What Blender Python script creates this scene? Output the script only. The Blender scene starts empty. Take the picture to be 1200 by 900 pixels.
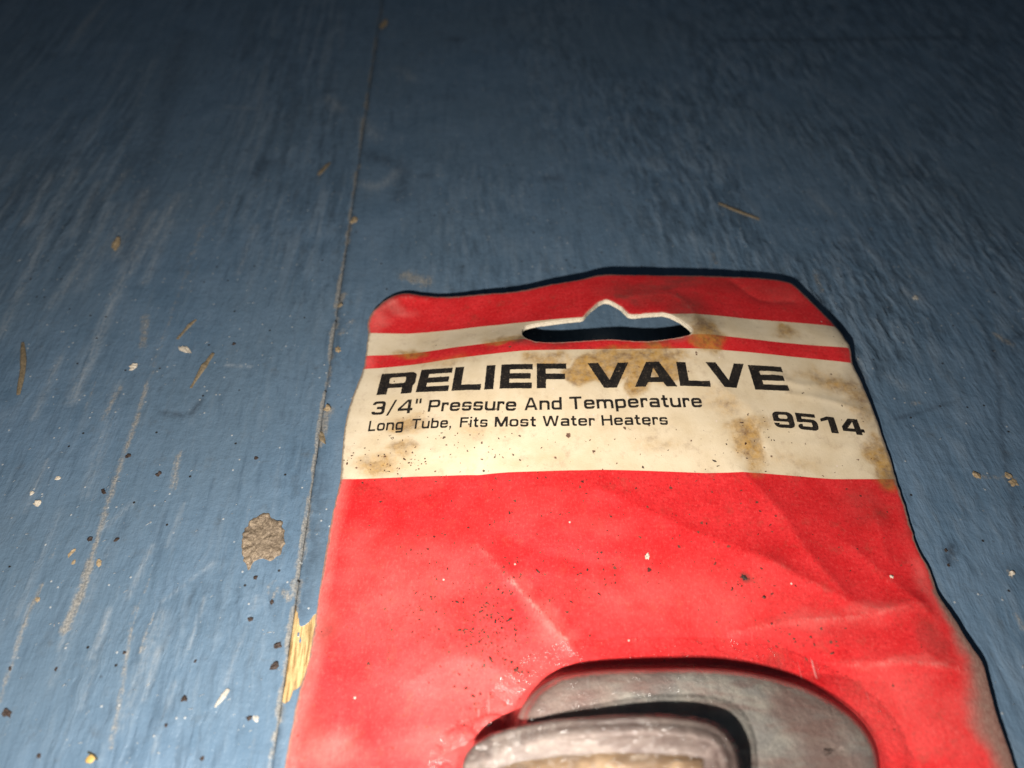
import bpy, math, random
import numpy as np
from mathutils import Vector, Matrix
from mathutils.geometry import delaunay_2d_cdt

random.seed(7)
rng = np.random.default_rng(7)
S = bpy.context.scene
C = S.collection

# ------------------------------------------------------------------ camera
CAM_H = 0.153                       # lens 15 cm above the boards
PITCH = math.radians(51.07)         # looking down this far below the horizon
FPX = 832.0                         # focal length for a 1200 px wide frame
cam_d = bpy.data.cameras.new('camera')
cam = bpy.data.objects.new('camera', cam_d); C.objects.link(cam)
cam.location = (0, 0, CAM_H)
cam.rotation_euler = (math.pi / 2 - PITCH, 0, 0)
cam_d.sensor_width = 36.0
cam_d.lens = FPX / 1200 * 36.0
cam_d.clip_start = 0.002
cam_d.clip_end = 20
cam_d.dof.use_dof = True
cam_d.dof.focus_distance = 0.174
cam_d.dof.aperture_fstop = 9.5
S.camera = cam

# ------------------------------------------------------------------ light
world = bpy.data.worlds.new('World'); S.world = world
world.use_nodes = True
bg = world.node_tree.nodes['Background']
bg.inputs[0].default_value = (0.55, 0.76, 1.0, 1)
bg.inputs[1].default_value = 0.048
fl = bpy.data.lights.new('flash', 'AREA')
fl.shape = 'DISK'; fl.size = 0.0035
fl.energy = 0.82
fl.color = (1.0, 0.935, 0.845)
flo = bpy.data.objects.new('flash', fl); C.objects.link(flo)
flo.location = (-0.026, -0.034, 0.126)
flo.rotation_euler = (math.pi / 2 - PITCH - 0.12, 0, 0)

S.view_settings.view_transform = 'Standard'
S.view_settings.look = 'None'
S.view_settings.exposure = 0.0
S.view_settings.gamma = 1.0
S.view_settings.use_curve_mapping = False

# ------------------------------------------------------------------ helpers
CT, ST = math.cos(PITCH), math.sin(PITCH)
def ray(x, y):
    a, b = x - 600.0, 450.0 - y
    return np.array([a, FPX * CT + b * ST, -FPX * ST + b * CT])
def at(x, y, z=0.0):                       # point seen at photo pixel, at height z
    r = ray(x, y); k = (z - CAM_H) / r[2]
    return np.array([r[0] * k, r[1] * k])
def at_list(pts, z=0.0):
    return np.array([at(p[0], p[1], z) for p in pts])

def _h(ix, iy, seed):
    n = (ix.astype(np.int64) * 374761393 + iy.astype(np.int64) * 668265263 + seed * 974711) & 0xFFFFFFFF
    n = ((n ^ (n >> 13)) * 1274126177) & 0xFFFFFFFF
    n = n ^ (n >> 16)
    return (n & 0xFFFF) / 32767.5 - 1.0
def vn(x, y, seed=0):
    x = np.asarray(x, float); y = np.asarray(y, float)
    ix = np.floor(x); iy = np.floor(y)
    fx = x - ix; fy = y - iy
    ux = fx * fx * fx * (fx * (fx * 6 - 15) + 10); uy = fy * fy * fy * (fy * (fy * 6 - 15) + 10)
    a = _h(ix, iy, seed); b = _h(ix + 1, iy, seed); c = _h(ix, iy + 1, seed); d = _h(ix + 1, iy + 1, seed)
    return (a * (1 - ux) + b * ux) * (1 - uy) + (c * (1 - ux) + d * ux) * uy
def fbm(x, y, seed=0, n=4):
    s = 0; a = 1.0; t = 0
    for k in range(n):
        s = s + a * vn(x * 2 ** k + 17.3 * k, y * 2 ** k - 9.1 * k, seed + k); t += a; a *= 0.5
    return s / t
def sstep(a, b, x):
    t = np.clip((x - a) / (b - a), 0, 1); return t * t * (3 - 2 * t)

def catmull(pts, step, closed=True):
    P = np.asarray(pts, float); n = len(P); out = []
    rngk = range(n) if closed else range(n - 1)
    for i in rngk:
        if closed: p0, p1, p2, p3 = P[i - 1], P[i], P[(i + 1) % n], P[(i + 2) % n]
        else: p0, p1, p2, p3 = P[max(i - 1, 0)], P[i], P[i + 1], P[min(i + 2, n - 1)]
        t1 = max(np.linalg.norm(p1 - p0) ** .5, 1e-6); t2 = max(np.linalg.norm(p2 - p1) ** .5, 1e-6); t3 = max(np.linalg.norm(p3 - p2) ** .5, 1e-6)
        m1 = (p2 - p1) + t2 * ((p1 - p0) / t1 - (p2 - p0) / (t1 + t2)) if t1 > 1e-6 else p2 - p1
        m2 = (p2 - p1) + t2 * ((p3 - p2) / t3 - (p3 - p1) / (t2 + t3)) if t3 > 1e-6 else p2 - p1
        k = max(1, int(round(np.linalg.norm(p2 - p1) / step)))
        for j in range(k):
            t = j / k
            out.append((2 * t**3 - 3 * t**2 + 1) * p1 + (t**3 - 2 * t**2 + t) * m1 + (-2 * t**3 + 3 * t**2) * p2 + (t**3 - t**2) * m2)
    if not closed: out.append(P[-1])
    return np.array(out)

def seg_dist(X, Y, poly, closed=True):
    X = np.asarray(X, float); Y = np.asarray(Y, float)
    d = np.full(X.shape, 1e9)
    n = len(poly)
    for i in range(n if closed else n - 1):
        ax, ay = poly[i]; bx, by = poly[(i + 1) % n]
        dx, dy = bx - ax, by - ay; L = dx * dx + dy * dy + 1e-18
        t = np.clip(((X - ax) * dx + (Y - ay) * dy) / L, 0, 1)
        d = np.minimum(d, (X - ax - t * dx) ** 2 + (Y - ay - t * dy) ** 2)
    return np.sqrt(d)
def inside(X, Y, poly):
    r = np.zeros(np.shape(X), bool); n = len(poly)
    for i in range(n):
        ax, ay = poly[i]; bx, by = poly[(i + 1) % n]
        if ay == by: continue
        c = (ay > Y) != (by > Y)
        r ^= c & (X < (bx - ax) * (Y - ay) / (by - ay) + ax)
    return r
def sdist(X, Y, poly):                       # >0 inside
    d = seg_dist(X, Y, poly); return np.where(inside(X, Y, poly), d, -d)

def link(name, me, mat, parent=None, base=None):
    o = bpy.data.objects.new(name, me); C.objects.link(o)
    for m in (mat if isinstance(mat, (list, tuple)) else [mat]):
        me.materials.append(m)
    if parent is not None: o.parent = parent
    return o
def mesh(name, V, F, attrs=None, smooth=True, matidx=None):
    me = bpy.data.meshes.new(name)
    V = np.asarray(V, np.float32)
    if isinstance(F, np.ndarray):
        k = F.shape[1]
        me.vertices.add(len(V)); me.vertices.foreach_set('co', V.ravel())
        me.loops.add(F.size); me.loops.foreach_set('vertex_index', F.astype(np.int32).ravel())
        me.polygons.add(len(F)); me.polygons.foreach_set('loop_start', np.arange(0, F.size, k, dtype=np.int32))
    else:
        me.from_pydata([tuple(map(float, v)) for v in V], [], F)
    me.update(calc_edges=True)
    me.polygons.foreach_set('use_smooth', np.full(len(me.polygons), smooth))
    if matidx is not None: me.polygons.foreach_set('material_index', np.asarray(matidx, np.int32))
    for k, v in (attrs or {}).items():
        a = me.attributes.new(k, 'FLOAT', 'POINT'); a.data.foreach_set('value', np.asarray(v, np.float32).ravel())
    me.validate(); me.update()
    return me
def thing(name, label, cat, loc, group=None):
    o = bpy.data.objects.new(name, None); C.objects.link(o); o.location = loc
    o.empty_display_size = 0.01
    o['label'] = label; o['category'] = cat
    if group: o['group'] = group
    return o
def tag(o, label, cat, group=None):
    o['label'] = label; o['category'] = cat
    if group: o['group'] = group
    return o

# node helper
class NT:
    def __init__(s, name):
        s.m = bpy.data.materials.new(name); s.m.use_nodes = True
        s.t = s.m.node_tree; s.p = s.t.nodes['Principled BSDF']; s.out = s.t.nodes['Material Output']
    def n(s, typ, **kw):
        x = s.t.nodes.new(typ)
        for k, v in kw.items(): setattr(x, k, v)
        return x
    def put(s, sock, v):
        if hasattr(v, 'is_linked') or isinstance(v, bpy.types.NodeSocket): s.t.links.new(v, sock)
        elif isinstance(v, (tuple, list)): sock.default_value = tuple(v) + ((1,) if len(v) == 3 and sock.type == 'RGBA' else ())
        else: sock.default_value = v
    def attr(s, name): return s.n('ShaderNodeAttribute', attribute_name=name).outputs['Fac']
    def pos(s): return s.n('ShaderNodeTexCoord').outputs['Object']
    def mp(s, vec, scale=(1, 1, 1), rot=(0, 0, 0), loc=(0, 0, 0)):
        x = s.n('ShaderNodeMapping'); s.put(x.inputs[0], vec)
        x.inputs['Scale'].default_value = scale; x.inputs['Rotation'].default_value = rot; x.inputs['Location'].default_value = loc
        return x.outputs[0]
    def noise(s, vec, scale, detail=4, rough=.55, dist=0.0):
        x = s.n('ShaderNodeTexNoise'); s.put(x.inputs['Vector'], vec)
        x.inputs['Scale'].default_value = scale; x.inputs['Detail'].default_value = detail
        x.inputs['Roughness'].default_value = rough; x.inputs['Distortion'].default_value = dist
        return x.outputs['Fac']
    def vor(s, vec, scale, out='Distance', rand=1.0):
        x = s.n('ShaderNodeTexVoronoi', voronoi_dimensions='2D'); s.put(x.inputs['Vector'], vec)
        x.inputs['Scale'].default_value = scale; x.inputs['Randomness'].default_value = rand
        return x.outputs['Distance'], x.outputs['Color']
    def math(s, op, a, b=0.0, c=None, clamp=False):
        x = s.n('ShaderNodeMath', operation=op); x.use_clamp = clamp
        s.put(x.inputs[0], a); s.put(x.inputs[1], b)
        if c is not None: s.put(x.inputs[2], c)
        return x.outputs[0]
    def step(s, v, a, b, o0=0.0, o1=1.0):
        x = s.n('ShaderNodeMapRange'); x.interpolation_type = 'SMOOTHSTEP'
        s.put(x.inputs[0], v); s.put(x.inputs[1], a); s.put(x.inputs[2], b); s.put(x.inputs[3], o0); s.put(x.inputs[4], o1)
        return x.outputs[0]
    def mix(s, f, a, b, blend='MIX'):
        x = s.n('ShaderNodeMix', data_type='RGBA', blend_type=blend)
        s.put(x.inputs[0], f); s.put(x.inputs[6], a); s.put(x.inputs[7], b)
        return x.outputs[2]
    def sep(s, v):
        x = s.n('ShaderNodeSeparateXYZ'); s.put(x.inputs[0], v); return x.outputs
    def bump(s, h, strength, dist, normal=None):
        x = s.n('ShaderNodeBump'); s.put(x.inputs['Height'], h)
        x.inputs['Strength'].default_value = strength; x.inputs['Distance'].default_value = dist
        if normal is not None: s.put(x.inputs['Normal'], normal)
        return x.outputs[0]
    def set(s, **kw):
        for k, v in kw.items(): s.put(s.p.inputs[k.replace('_', ' ')], v)
        return s.m

# ------------------------------------------------------------------ geometry of the two boards
g0, g1 = at(449, -10), at(318, 905)            # the joint between them
GD = (g0 - g1) / np.linalg.norm(g0 - g1)       # along the grain
GN = np.array([GD[1], -GD[0]])                 # across, to the right
def board_xy(s, t): return g1[0] + GN[0] * s + GD[0] * t, g1[1] + GN[1] * s + GD[1] * t
def to_st(X, Y):
    dx, dy = X - g1[0], Y - g1[1]
    return dx * GN[0] + dy * GN[1], dx * GD[0] + dy * GD[1]

def ell(X, Y, x, y, rx, ry, z=0.0, rot=0.0, soft=0.5):
    """soft elliptical mark on a surface, placed where the photograph shows it"""
    c = at(x, y, z); ex = at(x + rx, y, z) - c; ey = at(x, y + ry, z) - c
    ax, ay = np.linalg.norm(ex), np.linalg.norm(ey)
    dx, dy = X - c[0], Y - c[1]
    if rot:
        cr, sr = math.cos(rot), math.sin(rot); dx, dy = dx * cr + dy * sr, -dx * sr + dy * cr
    r = np.sqrt((dx / ax) ** 2 + (dy / ay) ** 2)
    return 1 - sstep(1 - soft, 1 + soft, r)
def streak(X, Y, pts, wpx, z=0.0):
    P = at_list(pts, z)
    m = P.mean(0); q = at(*np.mean(np.array(pts, float), 0)[:2] + np.array([wpx, 0]), z) - at(*np.mean(np.array(pts, float), 0)[:2], z)
    w = np.linalg.norm(q) * 0.5
    lo, hi = P.min(0) - 5 * w, P.max(0) + 5 * w
    r = np.zeros(X.shape)
    k = (X > lo[0]) & (X < hi[0]) & (Y > lo[1]) & (Y < hi[1])
    if k.any():
        Q = catmull(P, 0.004, False)
        r[k] = np.exp(-(seg_dist(X[k], Y[k], Q, False) / w) ** 2)
    return r

# streaks and marks: photo pixel polylines, width px, strength
WEAR = [
    ([(76, 738), (86, 715), (97, 690), (105, 660)], 12, 1.0), ([(105, 660), (120, 610), (140, 548), (160, 492), (172, 452)], 8, .75),
    ([(172, 452), (190, 400), (215, 330), (240, 262)], 9, .35),
    ([(0, 822), (23, 749), (40, 705), (49, 686)], 7, .6), ([(130, 876), (143, 808), (148, 770), (155, 735)], 8, .55),
    ([(155, 735), (166, 703), (178, 668)], 5, .4), ([(91, 802), (104, 765), (125, 728)], 5, .3), ([(166, 764), (173, 740), (180, 720)], 5, .75),
    ([(152, 752), (158, 712)], 9, .5), ([(203, 572), (209, 535)], 9, .75), ([(208, 540), (210, 533)], 13, .5),
    ([(120, 492), (140, 455)], 8, .6), ([(100, 480), (112, 448)], 6, .4), ([(60, 655), (70, 635)], 6, .4),
    ([(222, 305), (236, 272), (262, 235)], 12, .35), ([(228, 270), (264, 258)], 7, .3),
    ([(168, 405), (170, 372)], 12, .6), ([(316, 696), (314, 687), (322, 681)], 5, .55), ([(320, 700), (326, 688)], 5, .6), ([(332, 694), (338, 702)], 9, .9), ([(344, 682), (346, 698)], 9, .8),
    ([(1120, 655), (1112, 640)], 9, .3), ([(1168, 392), (1185, 402)], 12, .7), ([(1182, 668), (1186, 676)], 5, .6),
    ([(1190, 720), (1200, 736)], 12, .45), ([(475, 322), (500, 330)], 22, .7), ([(836, 296), (840, 308)], 10, .5), ([(955, 318), (963, 340)], 10, .5),
    ([(1140, 557), (1190, 560)], 8, .45), ([(1070, 473), (1080, 470)], 10, .4), ([(385, 480), (378, 500), (374, 520)], 12, 1.0),
    ([(402, 345), (394, 360)], 9, 1.0), ([(412, 375), (400, 390)], 10, .5),
]
LIGHT = [
    ([(85, 470), (120, 385), (150, 310), (180, 250)], 14, .5), ([(60, 360), (100, 300), (130, 240)], 14, .4), ([(20, 350), (50, 280), (75, 225)], 12, .45),
    ([(0, 395), (30, 330)], 10, .4), ([(30, 262), (60, 205)], 12, .5), ([(55, 258), (90, 200)], 12, .45), ([(85, 275), (115, 215)], 11, .4),
    ([(135, 300), (170, 225)], 16, .5), ([(150, 320), (210, 230)], 15, .5), ([(170, 330), (200, 260)], 12, .4), ([(95, 340), (150, 240)], 12, .35),
    ([(40, 490), (70, 420)], 8, .4), ([(100, 580), (140, 450)], 14, .25), ([(280, 320), (300, 265)], 8, .35), ([(125, 232), (150, 200)], 10, .4),
    ([(265, 125), (300, 128)], 6, .35), ([(265, 428), (295, 430)], 4, .6), ([(120, 620), (155, 590)], 8, .3), ([(190, 705), (250, 660)], 5, .3),
    ([(265, 800), (300, 700)], 6, .35), ([(180, 880), (205, 800)], 6, .4), ([(222, 760), (240, 700)], 4, .45), ([(70, 760), (92, 690)], 6, .5), ([(10, 790), (36, 700)], 5, .5), ([(168, 820), (186, 760)], 7, .5), ([(150, 700), (178, 640)], 6, .45), ([(108, 770), (128, 715)], 7, .55), ([(30, 600), (55, 540)], 5, .4), ([(195, 640), (215, 590)], 5, .3), ([(140, 850), (190, 720)], 16, .30), ([(60, 800), (130, 640)], 12, .18), ([(20, 720), (70, 600)], 10, .2), ([(95, 830), (125, 730)], 7, .3),
    ([(425, 215), (445, 218), (465, 200)], 14, .5), ([(425, 140), (440, 160)], 14, .45), ([(470, 80), (484, 92)], 12, .35), ([(385, 115), (398, 128)], 16, .5),
    ([(1005, 420), (1012, 440)], 12, .4), ([(1060, 340), (1075, 350)], 12, .35), ([(1040, 440), (1060, 452)], 12, .3), ([(950, 225), (975, 250)], 12, .25),
]
DARK = [
    ([(190, 484), (225, 485), (234, 470)], 8, .7), ([(150, 300), (190, 130), (215, 40)], 26, .35), ([(300, 205), (310, 190)], 20, .5), ([(20, 230), (60, 190)], 30, .3),
    ([(1112, 655), (1118, 640)], 14, .8), ([(1150, 365), (1168, 430), (1176, 520), (1195, 640)], 8, .5), ([(1050, 490), (1120, 470)], 6, .5),
    ([(190, 760), (240, 672)], 6, .35), ([(960, 345), (990, 390)], 10, .4), ([(848, 46), (1000, 45), (1130, 43)], 8, .75), ([(1000, 290), (985, 285)], 16, .5),
    ([(640, 208), (655, 208)], 14, .6), ([(495, 205), (505, 205)], 12, .5), ([(530, 45), (540, 45)], 14, .6), ([(1020, 170), (1070, 200)], 26, .3),
    ([(430, 180), (470, 195), (468, 230)], 22, .5), ([(1180, 400), (1200, 390)], 10, .6), ([(375, 560), (366, 640), (352, 715)], 22, .42), ([(278, 705), (281, 730)], 4, .4),
]

def axis(lo, hi, fine_lo, fine_hi, d, dmax):
    a = [fine_lo]
    while a[-1] < fine_hi: a.append(a[-1] + d)
    s = d
    up = list(a)
    while up[-1] < hi: s = min(s * 1.25, dmax); up.append(up[-1] + s)
    s = d; dn = []
    x = fine_lo
    while x > lo: s = min(s * 1.25, dmax); x -= s; dn.append(x)
    return np.array(dn[::-1] + up)
def axis_along():
    a = [0.0 - 0.004]
    while a[-1] < 0.40: a.append(a[-1] + 0.00055 + max(0, a[-1] - .12) * 0.004)
    s = .0018
    while a[-1] < 0.95: s *= 1.15; a.append(a[-1] + min(s, .03))
    dn = []; x = a[0]; s = .0006
    while x > -0.28: s = min(s * 1.2, .02); x -= s; dn.append(x)
    return np.array(dn[::-1] + a)

wood_poly = at_list([(346.7, 706), (349, 722), (351, 733), (355, 734), (361, 729), (368, 719), (378, 715), (376, 770), (366, 800), (353, 801), (349, 806),
                     (343, 808), (340, 820), (334, 824), (330, 822), (333, 800), (337, 752), (340, 730)])
isle_poly = at_list([(348.5, 739), (351, 740), (352, 748), (354, 756), (352, 758), (350, 751), (348, 744)])

def make_board(side):
    tt = axis_along()
    if side > 0:
        ss = axis(0.0, 0.62, 0.0, 0.40, 0.00068, 0.03); ss = ss[ss >= 0]
    else:
        ss = -axis(0.0, 0.62, 0.0, 0.24, 0.00064, 0.03); ss = ss[ss <= 0]
    Sg, Tg = np.meshgrid(ss, tt, indexing='ij')
    a = np.abs(Sg)
    edge_j = 0.00022 * fbm(tt * 260, tt * 0 + side * 3, 5) + 0.00012 * fbm(tt * 1200, tt * 0 + 9, 6)
    gap = 0.00001 + np.maximum(edge_j * .8 - .00001, 0.0)
    Sx = Sg + side * gap[None, :] * np.exp(-a / 0.004)
    X, Y = board_xy(Sx, Tg)
    # relief: broad waviness, grain ridges, brush marks
    if side > 0:
        rip = sstep(-0.02, 0.17, Sg - 0.10 * np.clip(Tg - .25, -.3, .2))
        wob = 0.0035 * fbm(Tg * 28, Sg * 45, 40, 3)
        rg = fbm((Sg + wob) * 520 + 1.4 * fbm(Tg * 40, Sg * 60, 41), Tg * 92, 42, 3)
        patch = sstep(-.45, .35, fbm(Sg * 26, Tg * 17, 46, 2))
        ramp = (0.22 + 0.78 * rip) * (.35 + .65 * patch)
        z = 0.00034 * ramp * rg; ridge = rg * ramp; rampv = ramp
        z += 0.00006 * fbm(Sg * 160, Tg * 60, 43, 3) + 0.00010 * fbm(Sg * 40, Tg * 22, 44, 3)
        z += 0.00005 * fbm(Sg * 900, Tg * 300, 45, 2)
        z -= 0.00025
    else:
        wob = 0.002 * fbm(Tg * 14, Sg * 40, 50, 3)
        band = sstep(-.2, .5, fbm(Sg * 30, Tg * 10, 57, 3))
        rg = fbm((Sg + wob) * 480, Tg * 34, 52, 3); ridge = rg * (.15 + .75 * band * sstep(.05, .16, Tg + .5 * np.abs(Sg) - .04)); rampv = .25 + .35 * band
        z = 0.00012 * fbm(Sg * 150, Tg * 60, 51, 3) + 0.00018 * ridge
        z += 0.00010 * fbm(Sg * 40, Tg * 18, 53, 3) + 0.00005 * fbm(Sg * 800, Tg * 330, 54, 2)
        z += 0.00004
    wear = np.zeros(X.shape); light = np.zeros(X.shape); dark = np.zeros(X.shape); bare = np.full(X.shape, -0.002)
    def keep(pts):
        c = to_st(*at(*np.mean(np.array(pts, float), 0)))[0]; return c * side > -0.006
    for p, w, k in WEAR:
        if keep(p):
            m = streak(X, Y, p, w) * k; wear = np.maximum(wear, m); z += 0.00007 * m * (0.6 + 0.8 * fbm(X * 900, Y * 900, 61, 2))
    for p, w, k in LIGHT:
        if keep(p): light = np.maximum(light, streak(X, Y, p, w) * k)
    for p, w, k in DARK:
        if keep(p): m = streak(X, Y, p, w) * k; dark = np.maximum(dark, m); z -= 0.00009 * m
    # long scraped lines down the left board
    if side < 0:
        sc = sstep(.32, .62, fbm((Sg + wob) * 210, Tg * 6.5, 58, 3)) * sstep(-.1, .35, fbm(Sg * 30, Tg * 12, 59, 2))
        sc *= sstep(-.02, -.06, Sg)
        light = np.maximum(light, .6 * sc); z += 0.00010 * sc
    # the worn arris along the joint
    if side < 0:
        lw = .0009 + .0008 * fbm(tt * 140, tt * 0, 66, 3); lip = np.exp(-(a / lw[None, :]) ** 4) * (0.55 + 0.45 * sstep(-.35, .15, fbm(tt * 90, tt * 0, 62)))[None, :]
        lip *= (0.7 + .3 * sstep(.32, .20, Tg))
        wear = np.maximum(wear, lip); z += 0.00018 * np.exp(-(a / 0.0016) ** 2)
    else:
        dark = np.maximum(dark, .55 * np.exp(-(a / .0012) ** 2)); wear = np.maximum(wear, .8 * np.exp(-(a / .0009) ** 2) * sstep(.0, .4, fbm(tt * 120, tt * 0, 67, 3))[None, :])
        k = (np.abs(X - wood_poly[:, 0].mean()) < .012) & (np.abs(Y - wood_poly[:, 1].mean()) < .03)
        sd = sdist(X[k], Y[k], wood_poly)
        sd = np.minimum(sd, -sdist(X[k], Y[k], isle_poly)) + 0.00012 * fbm(X[k] * 2600, Y[k] * 900, 63, 2)
        bare[k] = sd; z[k] -= 0.00016 * sstep(-.0001, .0002, sd); dark[k] *= 1 - sstep(-.0001, .0002, sd)
    z = z - (0.00022 if side < 0 else .00010) * np.exp(-(a / 0.00026) ** 2) * sstep(-.25, .3, fbm(tt * 110, tt * 0 + 4, 68, 3))[None, :]
    # arris row going down into the joint
    def row(depth, off):
        s_ = np.zeros_like(tt); xx, yy = board_xy(side * (gap + off), tt); return np.stack([xx, yy, z[0] - depth], -1)
    V = np.stack([X, Y, z], -1)
    V = np.concatenate([row(0.012, 0.0)[None], row(0.0007, 0.0)[None], V], 0)
    pad = lambda q, v=None: np.concatenate([q[:1] if v is None else np.full((1, len(tt)), v)] * 2 + [q], 0)
    n, m = V.shape[:2]
    i = np.arange(n * m).reshape(n, m)
    q = np.stack([i[:-1, :-1], i[1:, :-1], i[1:, 1:], i[:-1, 1:]], -1).reshape(-1, 4)
    if side < 0: q = q[:, ::-1]
    sc_, tc_ = np.concatenate([Sg[:1]] * 2 + [Sg], 0), np.concatenate([Tg[:1]] * 2 + [Tg], 0)
    return mesh('floor_board', V.reshape(-1, 3), np.ascontiguousarray(q), dict(ridge=pad(ridge), rip=pad(rampv), wear=pad(wear), light=pad(light, 0), dark=pad(dark, 1.0), bare=pad(bare), gs=sc_, gt=tc_))

# --- blue floor paint
def floor_mat(name, seed, valley, crest):
    M = NT(name)
    cx = M.n('ShaderNodeCombineXYZ'); M.put(cx.inputs[0], M.attr('gs')); M.put(cx.inputs[1], M.attr('gt')); cx.inputs[2].default_value = seed
    v = cx.outputs[0]
    iso = M.noise(v, 900, 4, .6); mid = M.noise(v, 70, 5, .6); big = M.noise(v, 14, 4, .55)
    gr = M.noise(M.mp(v, (1, .12, 1)), 420, 4, .6)          # along the grain
    gr2 = M.noise(M.mp(v, (1, .10, 1)), 1500, 3, .6)
    base = M.mix(M.step(mid, .3, .7), (0.088, 0.148, 0.222), (0.122, 0.190, 0.276))
    base = M.mix(M.step(big, .35, .7), base, (0.105, 0.162, 0.228))
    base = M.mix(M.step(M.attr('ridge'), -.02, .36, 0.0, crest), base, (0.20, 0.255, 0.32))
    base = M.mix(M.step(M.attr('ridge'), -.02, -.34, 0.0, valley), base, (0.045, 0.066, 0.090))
    base = M.mix(M.math('MULTIPLY', M.step(gr, .52, .75), .35), base, (0.15, 0.20, 0.255))
    base = M.mix(M.math('MULTIPLY', M.step(gr, .46, .25), .45), base, (0.045, 0.075, 0.115))
    # dirt in the low spots, dusty film
    base = M.mix(M.math('MULTIPLY', M.step(M.noise(v, 160, 5, .7), .56, .75), .35), base, (0.075, 0.075, 0.07))
    dust = M.step(M.noise(v, 2600, 3, .7), .60, .78)
    base = M.mix(M.math('MULTIPLY', dust, .30), base, (0.34, 0.38, 0.42))
    # pale powdery streaks
    lt = M.math('MULTIPLY', M.attr('light'), M.step(M.math('ADD', M.math('MULTIPLY', gr2, .4), M.math('ADD', M.math('MULTIPLY', iso, .35), M.math('MULTIPLY', gr, .25))), .38, .60, 0.0, 1.25))
    base = M.mix(M.math('MULTIPLY', lt, .85), base, (0.31, 0.345, 0.38))
    # worn through paint: grey-brown
    wb = M.math('ADD', M.math('MULTIPLY', M.noise(v, 420, 4, .65), .45), M.math('ADD', M.math('MULTIPLY', iso, .25), M.math('MULTIPLY', gr2, .30)))
    wn = M.math('ADD', M.attr('wear'), M.math('MULTIPLY', M.math('SUBTRACT', wb, .5), 3.2))
    wf = M.math('MULTIPLY', M.step(wn, .15, .95), M.step(M.attr('wear'), .02, .4))
    wc = M.mix(M.step(M.noise(v, 1800, 3, .7), .35, .65), (0.15, 0.145, 0.135), (0.33, 0.31, 0.275))
    base = M.mix(M.math('MULTIPLY', wf, .85), base, wc)
    dk = M.math('MULTIPLY', M.attr('dark'), M.step(M.noise(v, 500, 4, .6), .25, .6))
    base = M.mix(M.math('MULTIPLY', dk, .8), base, (0.022, 0.028, 0.040))
    # fine dark and white specks
    d1, c1 = M.vor(v, 420); s1 = M.sep(c1)
    k1 = M.math('MULTIPLY', M.step(d1, .16, .10), M.step(s1[0], .982, .986))
    base = M.mix(k1, base, (0.02, 0.017, 0.015))
    d2, c2 = M.vor(v, 650); s2 = M.sep(c2)
    k2 = M.math('MULTIPLY', M.step(d2, .20, .12), M.step(s2[1], .978, .982))
    base = M.mix(M.math('MULTIPLY', k2, .8), base, (0.40, 0.42, 0.43))
    # bare yellow wood
    bf = M.step(M.math('ADD', M.attr('bare'), M.math('MULTIPLY', M.math('SUBTRACT', gr2, .5), .0004)), -.00004, .00006)
    wg = M.noise(M.mp(v, (1, .07, 1)), 1900, 3, .6)
    wood = M.mix(M.step(wg, .36, .62), (0.22, 0.135, 0.055), (0.55, 0.39, 0.19))
    base = M.mix(bf, base, wood)
    h = M.math('ADD', M.math('MULTIPLY', iso, .45), M.math('ADD', M.math('MULTIPLY', gr2, .5), M.math('MULTIPLY', M.noise(v, 3200, 2, .5), .25)))
    wv = M.n('ShaderNodeVectorMath', operation='ADD'); M.put(wv.inputs[0], v)
    wm_ = M.n('ShaderNodeVectorMath', operation='SCALE'); nz = M.n('ShaderNodeTexNoise'); M.put(nz.inputs['Vector'], v); nz.inputs['Scale'].default_value = 130; nz.inputs['Detail'].default_value = 2
    M.put(wm_.inputs[0], nz.outputs['Color']); wm_.inputs['Scale'].default_value = .0035; M.put(wv.inputs[1], wm_.outputs[0])
    rip = M.noise(M.mp(wv.outputs[0], (1, .17, 1)), 560, 3, .55)
    peel = M.noise(v, 420, 3, .6)
    base = M.mix(M.math('MULTIPLY', M.step(rip, .50, .28), M.math('MULTIPLY', M.attr('rip'), .55)), base, (0.040, 0.060, 0.085))
    base = M.mix(M.math('MULTIPLY', M.step(rip, .54, .74), M.math('MULTIPLY', M.attr('rip'), .40)), base, (0.22, 0.28, 0.345))
    bmp = M.bump(M.math('MULTIPLY', rip, M.attr('rip')), 1.0, 0.0011)
    bmp = M.bump(peel, .5, 0.0004, bmp)
    bmp = M.bump(h, 0.6, 0.00035, bmp)
    bmp = M.bump(M.math('ADD', k2, M.math('MULTIPLY', bf, -1.0)), .5, 0.00012, bmp)
    rough = M.math('ADD', M.step(mid, .3, .7, .30, .42), M.math('MULTIPLY', wf, .3))
    return M.set(Base_Color=base, Roughness=rough, Normal=bmp, Specular_IOR_Level=0.40)

fm = floor_mat('blue_floor_paint', 1.0, .35, .35)
fm2 = floor_mat('blue_floor_paint_left', 8.0, .30, .45)
floor = bpy.data.objects.new('floor', None); C.objects.link(floor); floor['kind'] = 'structure'
o = link('floor_board', make_board(+1), fm, floor); o['label'] = 'right blue painted board under the card'
o = link('floor_board', make_board(-1), fm2, floor); o['label'] = 'left blue painted board with long scraped streaks'
sub = mesh('subfloor', [(-.8, -.4, -.0122), (.8, -.4, -.0122), (.8, 1.1, -.0122), (-.8, 1.1, -.0122)], np.array([[0, 1, 2, 3]]))
sm = NT('dark_underside'); n_ = sm.noise(sm.pos(), 90, 4); sm.set(Base_Color=sm.mix(n_, (.012, .011, .010), (.04, .035, .03)), Roughness=.9)
link('subfloor', sub, sm.m, floor)

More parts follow.
